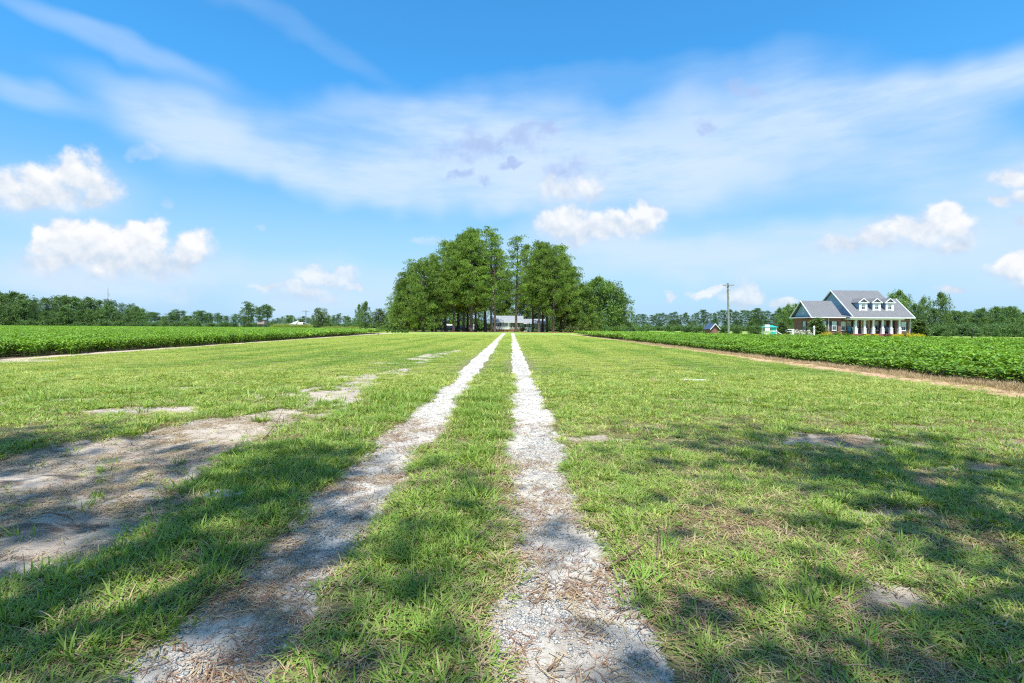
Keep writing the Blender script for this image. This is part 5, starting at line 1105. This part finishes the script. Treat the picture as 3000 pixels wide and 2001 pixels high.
for q in range(44):
    x_ = d0 + .12 + (d1 - d0 - .24) * q / 43
    if bal is None: mb = MB(); mb.box(x_ - .022, x_ + .022, dy - .02, dy + .02, dt + .18, rt - .08); bal = mb.build('baluster', M['white'], rl); x0_ = x_
    else: b2 = bal.copy(); COL.objects.link(b2); b2.location.x += x_ - x0_
for zx in (1282,): mb = MB(); mb.box(rx(zx) - .09, rx(zx) + .09, dy + .1, dy + .28, dt, eav - .1); mb.build('porch_post', M['white'], RH)
# white low fence in front of the wing, brick planter
x0, x1 = rx(1600, RY - 1), rx(1805, RY - 1); zt = rz(520, RY - 1); o = root('white_fence', (x0, RY - 1, 0), 'low solid white fence in front of the ranch house wing', 'fence')
for q in range(10):
    w = (x1 - x0) / 10; mb = MB(); mb.box(x0 + w * q + .02, x0 + w * (q + 1) - .02, RY - 1.03, RY - .99, .05, zt - .05); mb.build('board', M['white'], o)
mb = MB(); mb.box(x0, x1, RY - 1.0 + .012, RY - .95, zt - .16, zt - .08); mb.box(x0, x1, RY - .988, RY - .95, .15, .25); mb.build('rail', M['white'], o)
x0, x1 = rx(1810, RY - .5), rx(1990, RY - .5)
plant('young', rx(1765, 147), 147, rz(478, 147), 'small bright palm like tree before the ranch house wing', 'small_tree', wide=.7)
plant('lacy1', rx(1322, 156), 156, rz(510, 156), 'thin bare shrub beside the ranch house deck steps', 'small_tree', wide=1.0)
plant('bush1', rx(1805, 142), 142, .95, 'grey bare bush on the pine straw before the right trunks', 'shrub', 'shrub', wide=1)
plant('young', rx(885, 150), 150, rz(470, 150), 'yellow green sapling at the left corner of the ranch house', 'small_tree', wide=.8)
for i, zx in enumerate((1040, 1160, 1250, 1455, 1660, 1390, 985, 1520)): plant('green%d' % (i % 2), rx(zx, 156), 156, rz(574, 156) , 'small round plant in the ranch house bed %s' % ('before the double window', 'beside the front door', 'right of the front door', 'before the right shutter', 'before the white fence', 'before the right window', 'at the left railing end', 'by the clipped round shrub')[i], 'shrub', 'shrub', 'small plants in the ranch house bed', wide=.9)
# carport / shed left of the grove, white camper behind trunks
sx0, sx1 = rx(36, 172), rx(192, 172); o = root('carport', ((sx0 + sx1) / 2, 172, 0), 'open fronted pale shed behind the black car', 'shed'); zt = rz(470, 172, 100); ze = rz(495, 172, 100)
mb = MB(); mb.box(sx0 - .2, sx1 + .2, 171.6, 176.4, ze + .25, ze + .36); mb.prism([(sx0 - .2, 171.58, ze), (sx1 + .2, 171.58, ze), (sx1 + .2, 171.58, ze + .4), (sx0 - .2, 171.58, zt + .2)], (0, -.06, 0)); mb.build('roof', M['white'], o)
mb = MB(); mb.box(sx0, sx1, 175.9, 176.1, 0, ze + .248); mb.box(sx1 - .9, sx1, 172.0, 175.88, 0, ze + .246); mb.build('wall', M['tan'], o)
for x_ in (sx0, (sx0 + sx1) / 2): mb = MB(); mb.box(x_, x_ + .15, 171.9, 172.05, 0, ze + .247); mb.build('post', M['white'], o)
# utility trailer-like white camper seen between the trunks
cx0, cx1 = rx(440, 166), rx(605, 166); zt = rz(470, 166, 500); o = root('camper_trailer', ((cx0 + cx1) / 2, 166, 0), 'white camper trailer seen between the left trunks', 'trailer')
mb = MB(); xm = cx1 - cx0; prof = [(cx0 + .25, 165, .55), (cx1 - .1, 165, .55), (cx1, 165, .8), (cx1, 165, zt - .3), (cx1 - .25, 165, zt), (cx0 + .8, 165, zt), (cx0 + .2, 165, zt - .5), (cx0, 165, 1.3)]; mb.prism(prof, (0, 2.3, 0)); mb.build('body', M['white'], o)
for x_ in (cx0 + xm * .5, cx0 + xm * .65): mb = MB(); mb.tube((x_, 164.93, .34), (x_, 165.2, .34), .34, n=16); wv = mb.build('wheel', M['tyre'], o); mb = MB(); mb.tube((x_, 164.9, .34), (x_, 164.94, .34), .18, n=12); mb.build('rim', M['rim'], wv)
mb = MB(); mb.box(cx0 + .8, cx0 + 1.5, 164.96, 164.998, 1.5, 2.0); mb.box(cx0 + xm * .6, cx0 + xm * .6 + .6, 164.96, 164.998, 1.5, 2.0); mb.build('window', M['glass'], o)
mb = MB(); mb.tube((cx0 + .2, 166, .5), (cx0 - .8, 166, .45), .05, n=6); mb.build('hitch', M['black'], o)

# ---- cars
def car(x, Y, rzv, L, Wd, H_, mat, label, suv=True, mirror=1):
    o = root('parked_car', (x, Y, 0), label, 'car', None, rzv); h = L / 2
    lo, be = .28, H_ * .56
    body = [(-h, .50), (-h + .04, .30), (-h + .25, lo), (h - .3, lo), (h - .05, .36), (h, .62), (h - .12, be - .14), (h - .30, be - .02), (h * .46, be + .02), (-h + .10, be + .02), (-h + .01, be - .10)]
    cab = [(h * .46, be + .02), (h * .18, H_ - .06), (-h * .05, H_), (-h + .75, H_ - .03), (-h + .42, H_ - .12), (-h + .12, be + .02)] if suv else [(h * .42, be + .02), (h * .14, H_ - .03), (-h * .25, H_), (-h + .95, be + .06), (-h + .5, be + .02)]
    def shell(prof, wb, wt, zb, zt, nm, m):
        me = bpy.data.meshes.new(nm); bm_v = []; f = []; n = len(prof)
        for ys_, in_ in ((-1, 0), (1, 0)):
            for px_, pz_ in prof: t = (pz_ - zb) / max(.01, zt - zb); bm_v.append((px_, ys_ * (wb + (wt - wb) * t) / 2, pz_))
        f.append(tuple(range(n))); f.append(tuple(reversed(range(n, 2 * n))))
        for i in range(n): j = (i + 1) % n; f.append((j, i, n + i, n + j))
        me.from_pydata(bm_v, [], f); ob = link_mesh(nm, me, m, o); b = ob.modifiers.new('b', 'BEVEL'); b.width = .05; b.segments = 2; b.limit_method = 'ANGLE'; b.angle_limit = R(25); return ob
    bd = shell(body, Wd, Wd - .04, lo, be, 'body', M[mat]); shell(cab, Wd - .10, Wd - .42, be, H_, 'cabin', M[mat])
    for s in (-1, 1):
        mb = MB(); ztop = H_ - .16
        def yy(z): t = (z - be) / (H_ - be); return s * ((Wd - .10) + (-.32) * t) / 2 + s * .006
        spans = [(h * .40, h * .16, .0), (-.05, -.05, 0)]; a0 = cab[0][0] - .18; a1 = cab[1][0] - .02; b1 = -h * .22
        for (xb0, xb1, xt0, xt1) in ((b1 + .04, a0 - .05, b1 + .04, a1), (cab[-1][0] + .22, b1 - .04, cab[-2][0] + .12 if suv else cab[-2][0] + .1, b1 - .04)):
            pts = [(xb0, yy(be + .08), be + .08), (xb1, yy(be + .08), be + .08), (xt1, yy(ztop), ztop), (xt0, yy(ztop), ztop)]
            mb.prism(pts if s < 0 else pts[::-1], (0, s * .01, 0))
        ob = link_mesh('side_window', mb.mesh('side_window'), M['glass'], o)
        for wx in (h - .85, -h + .80):
            mb = MB(); mb.tube((wx, s * (Wd / 2 - .2), .34), (wx, s * (Wd / 2 + .015), .34), .34, n=20); w_ = link_mesh('wheel', mb.mesh('wheel'), M['tyre'], o)
            mb = MB(); mb.tube((wx, s * (Wd / 2 + .016), .34), (wx, s * (Wd / 2 + .03), .34), .20, n=14); link_mesh('rim', mb.mesh('rim'), M['rim'], w_)
        mb = MB(); mb.box(h - .16, h - .02, s * Wd * .34 - .18, s * Wd * .34 + .18, .64, .80); link_mesh('headlight', mb.mesh('headlight'), M['lamp'], o)
        mb = MB(); mb.box(-h - .015, -h + .06, s * Wd * .38 - .12, s * Wd * .38 + .12, .75, 1.0); link_mesh('tail_light', mb.mesh('tail_light'), M['redlamp'], o)
        mb = MB(); mb.box(h * .30, h * .30 + .15, s * (Wd / 2 + .10) - .1, s * (Wd / 2 + .10) + .1, be + .06, be + .22); link_mesh('mirror', mb.mesh('mirror'), M[mat], o)
    mb = MB(); w2 = Wd * .36; mb.prism([(cab[0][0] - .06, -w2 - .1, be + .10), (cab[0][0] - .06, w2 + .1, be + .10), (cab[1][0] + .03, w2, H_ - .13), (cab[1][0] + .03, -w2, H_ - .13)], (.02, 0, .02)); link_mesh('windshield', mb.mesh('windshield'), M['glass'], o)
    return o
car(rx(50, 150), 150, math.pi + .15, 4.4, 1.78, 1.42, 'car_black', 'black saloon car parked at the left end beneath the pines', suv=False)
car(rx(155, 153), 153, math.pi + .2, 4.6, 1.85, 1.68, 'car_navy', 'dark blue car parked just right of the black saloon')
car(rx(300, 151), 151, math.pi - .1, 4.7, 1.9, 1.72, 'car_black', 'black utility car half hidden between the left cluster of trunks')
# ---- far left farm things
def z4(zx, zy, Y): return at(700 + zx * .2127, 840 + zy * .2127, Y)
Y = 195; a = z4(718, 520, Y); b = z4(880, 520, Y); zt = z4(720, 496, Y).z; ze = z4(880, 522, Y).z + .1
o = root('farm_building', ((a.x + b.x) / 2, Y, 0), 'white roofed farm building in the tall grass beyond the left field', 'barn')
mb = MB(); mb.box(a.x + .5, b.x - .3, Y + .3, Y + 7.7, 0, ze); mb.build('wall', M['steel'], o)
mb = MB()
for yy, s in ((Y, -1), (Y + 8, 1)): slab(mb, (a.x, Y + 4 + .0005 * s, zt + .25), (b.x - 1.6, Y + 4 + .0005 * s, zt + .25), (b.x, yy, ze), (a.x, yy, ze), .1)
mb.build('roof', M['white'], o)
mb = MB(); mb.box(b.x - 2.2, b.x - 1.2, Y + .24, Y + .298, 0, 2.0); mb.build('door', M['white'], o)
o = root('greenhouse_frame', (z4(705, 560, 190).x, 190, 0), 'collapsed white greenhouse frame left of the farm building', 'greenhouse')
p = z4(650, 560, 190); q = z4(760, 560, 190)
for i in range(5):
    x0 = p.x + (q.x - p.x) * i / 5; mb = MB(); mb.prism([(x0, 190, .9 - .1 * i + .2), (x0 + .4, 190, .9 + .2), (x0 + 2.0, 190 + .5, 2.3 + .25 * i), (x0 + 1.6, 190 + .5, 2.3 + .25 * i)], (0, 1.2, -.1)); mb.build('panel', M['white'], o)
mb = MB(); mb.box(q.x - 1.8, q.x - .3, 189.5, 191.0, 0, 2.2); mb.build('end_wall', M['steel'], o)
a = z4(318, 530, 190); zt = z4(318, 510, 190).z; zb = z4(318, 548, 190).z; o = root('hunting_blind', (a.x, 190, 0), 'boxy tan hunting blind on legs beyond the left field', 'hunting blind')
zb = max(zb, 1.9) if zb > 1 else 2.0; zt = max(zt, zb + 1.6)
mb = MB(); mb.box(a.x - 1.3, a.x + 1.3, 189, 191.4, zb, zt - .12); mb.build('cabin', M['tan'], o); mb = MB(); mb.box(a.x - 1.5, a.x + 1.5, 188.8, 191.6, zt - .118, zt); mb.build('roof', M['black'], o)
mb = MB(); mb.box(a.x - .9, a.x + .5, 188.96, 188.998, zb + .8, zb + 1.15); mb.build('window', M['glass'], o)
for sx in (-1.1, 1.1):
    for sy in (-.8, 1.1): mb = MB(); mb.box(a.x + sx - .06, a.x + sx + .06, 190 + sy - .06, 190 + sy + .06, 0, zb); mb.build('leg', M['wood_grey'], o)
for zx, zy, Y, arm, lab in ((922, 325, 205, True, 'distant utility pole with crossarm beside the farm building'), (750, 422, 210, False, 'thin bare pole rising behind the white farm roof')):
    a = z4(zx, zy, Y); o = root('utility_pole', (a.x, Y, 0), lab, 'utility pole'); mb = MB(); mb.tube((a.x, Y, 0), (a.x, Y, a.z), .22, .16, 8); mb.build('pole', M['wood_grey'], o)
    if arm:
        mb = MB(); mb.box(a.x - 1.35, a.x + 1.35, Y - .3, Y - .18, a.z - .55, a.z - .38); mb.build('crossarm', M['wood_grey'], o)
        for sx in (-1.2, -.5, .5, 1.2): mb = MB(); mb.lathe((a.x + sx, Y - .24, a.z - .378), [(.05, 0), (.09, .12), (.04, .25)], 6); mb.build('insulator', M['steel'], o)
# lattice tower far beyond the left woodland
Y = 620; a = at(316, 836, Y); o = root('radio_mast', (a.x, Y, 0), 'faint lattice radio mast rising far beyond the left woodland', 'radio mast'); H_ = a.z
mb = MB(); w = .65
for q in range(3): t = q * 2.094; mb.tube((a.x + w * math.cos(t), Y + w * math.sin(t), 0), (a.x + w * math.cos(t), Y + w * math.sin(t), H_ - 4), .07, n=5)
n_ = int(H_ / 1.6)
for i in range(n_):
    for q in range(3): t = q * 2.094; u = (q + 1) * 2.094; z0_ = i * 1.6; z1_ = min((i + 1) * 1.6, H_ - 4); mb.tube((a.x + w * math.cos(t), Y + w * math.sin(t), z0_), (a.x + w * math.cos(u), Y + w * math.sin(u), z1_), .04, n=4)
mb.build('lattice', M['steel'], o); mb = MB(); mb.tube((a.x, Y, H_ - 4), (a.x, Y, H_), .1, n=5); mb.build('antenna', M['steel'], o)
mb = MB(); mb.tube((a.x + 1.2, Y - .4, H_ * .72), (a.x + 1.2, Y - .4, H_ * .80), .5, n=8); mb.build('dish', M['steel'], o)
zr_ = at(320, 876, Y).z; mb = MB(); mb.tube((a.x + .2, Y - 1.2, zr_ - 2), (a.x + .2, Y - 1.2, zr_ + .6), 1.1, .9, n=10); mb.build('red_drum', M['rust'], o)

# ================================================================== SMALL THINGS ON THE LAWN
o = root('flat_stone', (5.33, 15.0, 0), 'flat white stone slab in the lawn right of the drive', 'stone'); mb = MB(); k = []
for i in range(9): t = i * 2 * math.pi / 9; k.append((5.33 + .40 * math.cos(t) * (1 + .2 * math.sin(i * 3)), 15.0 + .17 * math.sin(t) * (1 + .15 * math.cos(i * 2)), .0))
mb.prism(k[::-1], (0, 0, .028)); mb.build('slab', M['white_stone'], o)
o = root('flat_stone', (-2.62, 4.62, 0), 'pale sandy stone half sunk in the grass between track and bare soil', 'stone'); mb = MB(); k = []
for i in range(9): t = i * 2 * math.pi / 9; k.append((-2.62 + .17 * math.cos(t) * (1 + .12 * math.sin(i * 3)), 4.62 + .12 * math.sin(t) * (1 + .15 * math.cos(i * 2)), -.01))
mb.prism(k[::-1], (0, 0, .028)); mb.build('slab', M['concrete'], o)
def gpt(ix, iy, z=.0):                  # ground point under a pixel of the 2351 wide picture
    d = ray(ix * K, iy * K); s = -(CAM_Z - z) / d.z; p = Vector((0, 0, CAM_Z)) + d * s; p.z = float(height(np.array([p.x]), np.array([p.y]))[0]); return p
def stick(pts, r0, lab, fork=None):
    P_ = [gpt(*p) + Vector((0, 0, h)) for p, h in pts]; o = root('fallen_stick', tuple(P_[0]), lab, 'stick'); mb = MB()
    mb.path(P_, [r0 * (1 - .6 * i / (len(P_) - 1)) for i in range(len(P_))], 6)
    if fork: F_ = [P_[fork[0]], gpt(*fork[1]) + Vector((0, 0, fork[2]))]; mb.path([F_[0], F_[0].lerp(F_[1], .5) + Vector((0, 0, .01)), F_[1]], [r0 * .6, r0 * .45, r0 * .2], 5)
    mb.build('stick', M['twig'], o, True) if False else link_mesh('wood', mb.mesh('wood', P_[0], True), M['twig'], o)
stick([((1392, 1305), .02), ((1425, 1292), .03), ((1450, 1280), .035), ((1478, 1270), .07)], .012, 'crooked dead stick at the right edge of the right wheel track', (1, (1470, 1292), .02))
stick([((1508, 1290), .02), ((1511, 1268), .06), ((1512, 1243), .11)], .008, 'short upright twig in the grass right of the longer stick')
stick([((605, 1010), .02), ((635, 985), .10), ((657, 950), .22)], .007, 'thin bent twig standing up from the bare soil', (1, (615, 958), .1))
stick([((100, 1167), .02), ((150, 1174), .025), ((168, 1180), .02)], .009, 'dark stick lying on the bare soil at the left', None)
stick([((1090, 1245), .03), ((1130, 1215), .05), ((1158, 1190), .06)], .005, 'pale dry stem lying in the grass strip between the tracks')
# tall grass beyond the left field
rv = [tuft_mesh('reed', M['grass_yellow'], 60, .8, 1.0, 1.9, .06, .3, 2, seed=300 + i) for i in range(3)]
x_ = np.concatenate([rng.uniform(z4(500, 560, 187).x, z4(975, 560, 187).x, 260), rng.uniform(z4(1150, 560, 168).x, z4(1640, 560, 168).x, 220)]); y_ = np.concatenate([rng.uniform(185, 189, 260), rng.uniform(165, 170, 220)]); n = len(x_); s_ = rng.uniform(.8, 1.25, n) * np.where(np.arange(n) < 260, 1.1, .75)
scatter('tall_grass', np.stack([x_, y_, 0 * x_], 1), np.stack([0 * x_, 0 * x_, rng.uniform(0, 6.28, n)], 1), np.stack([s_, s_, s_], 1), rng.integers(0, 3, n), rv, 'tall yellow green grass growing beyond the left field', 'grass')
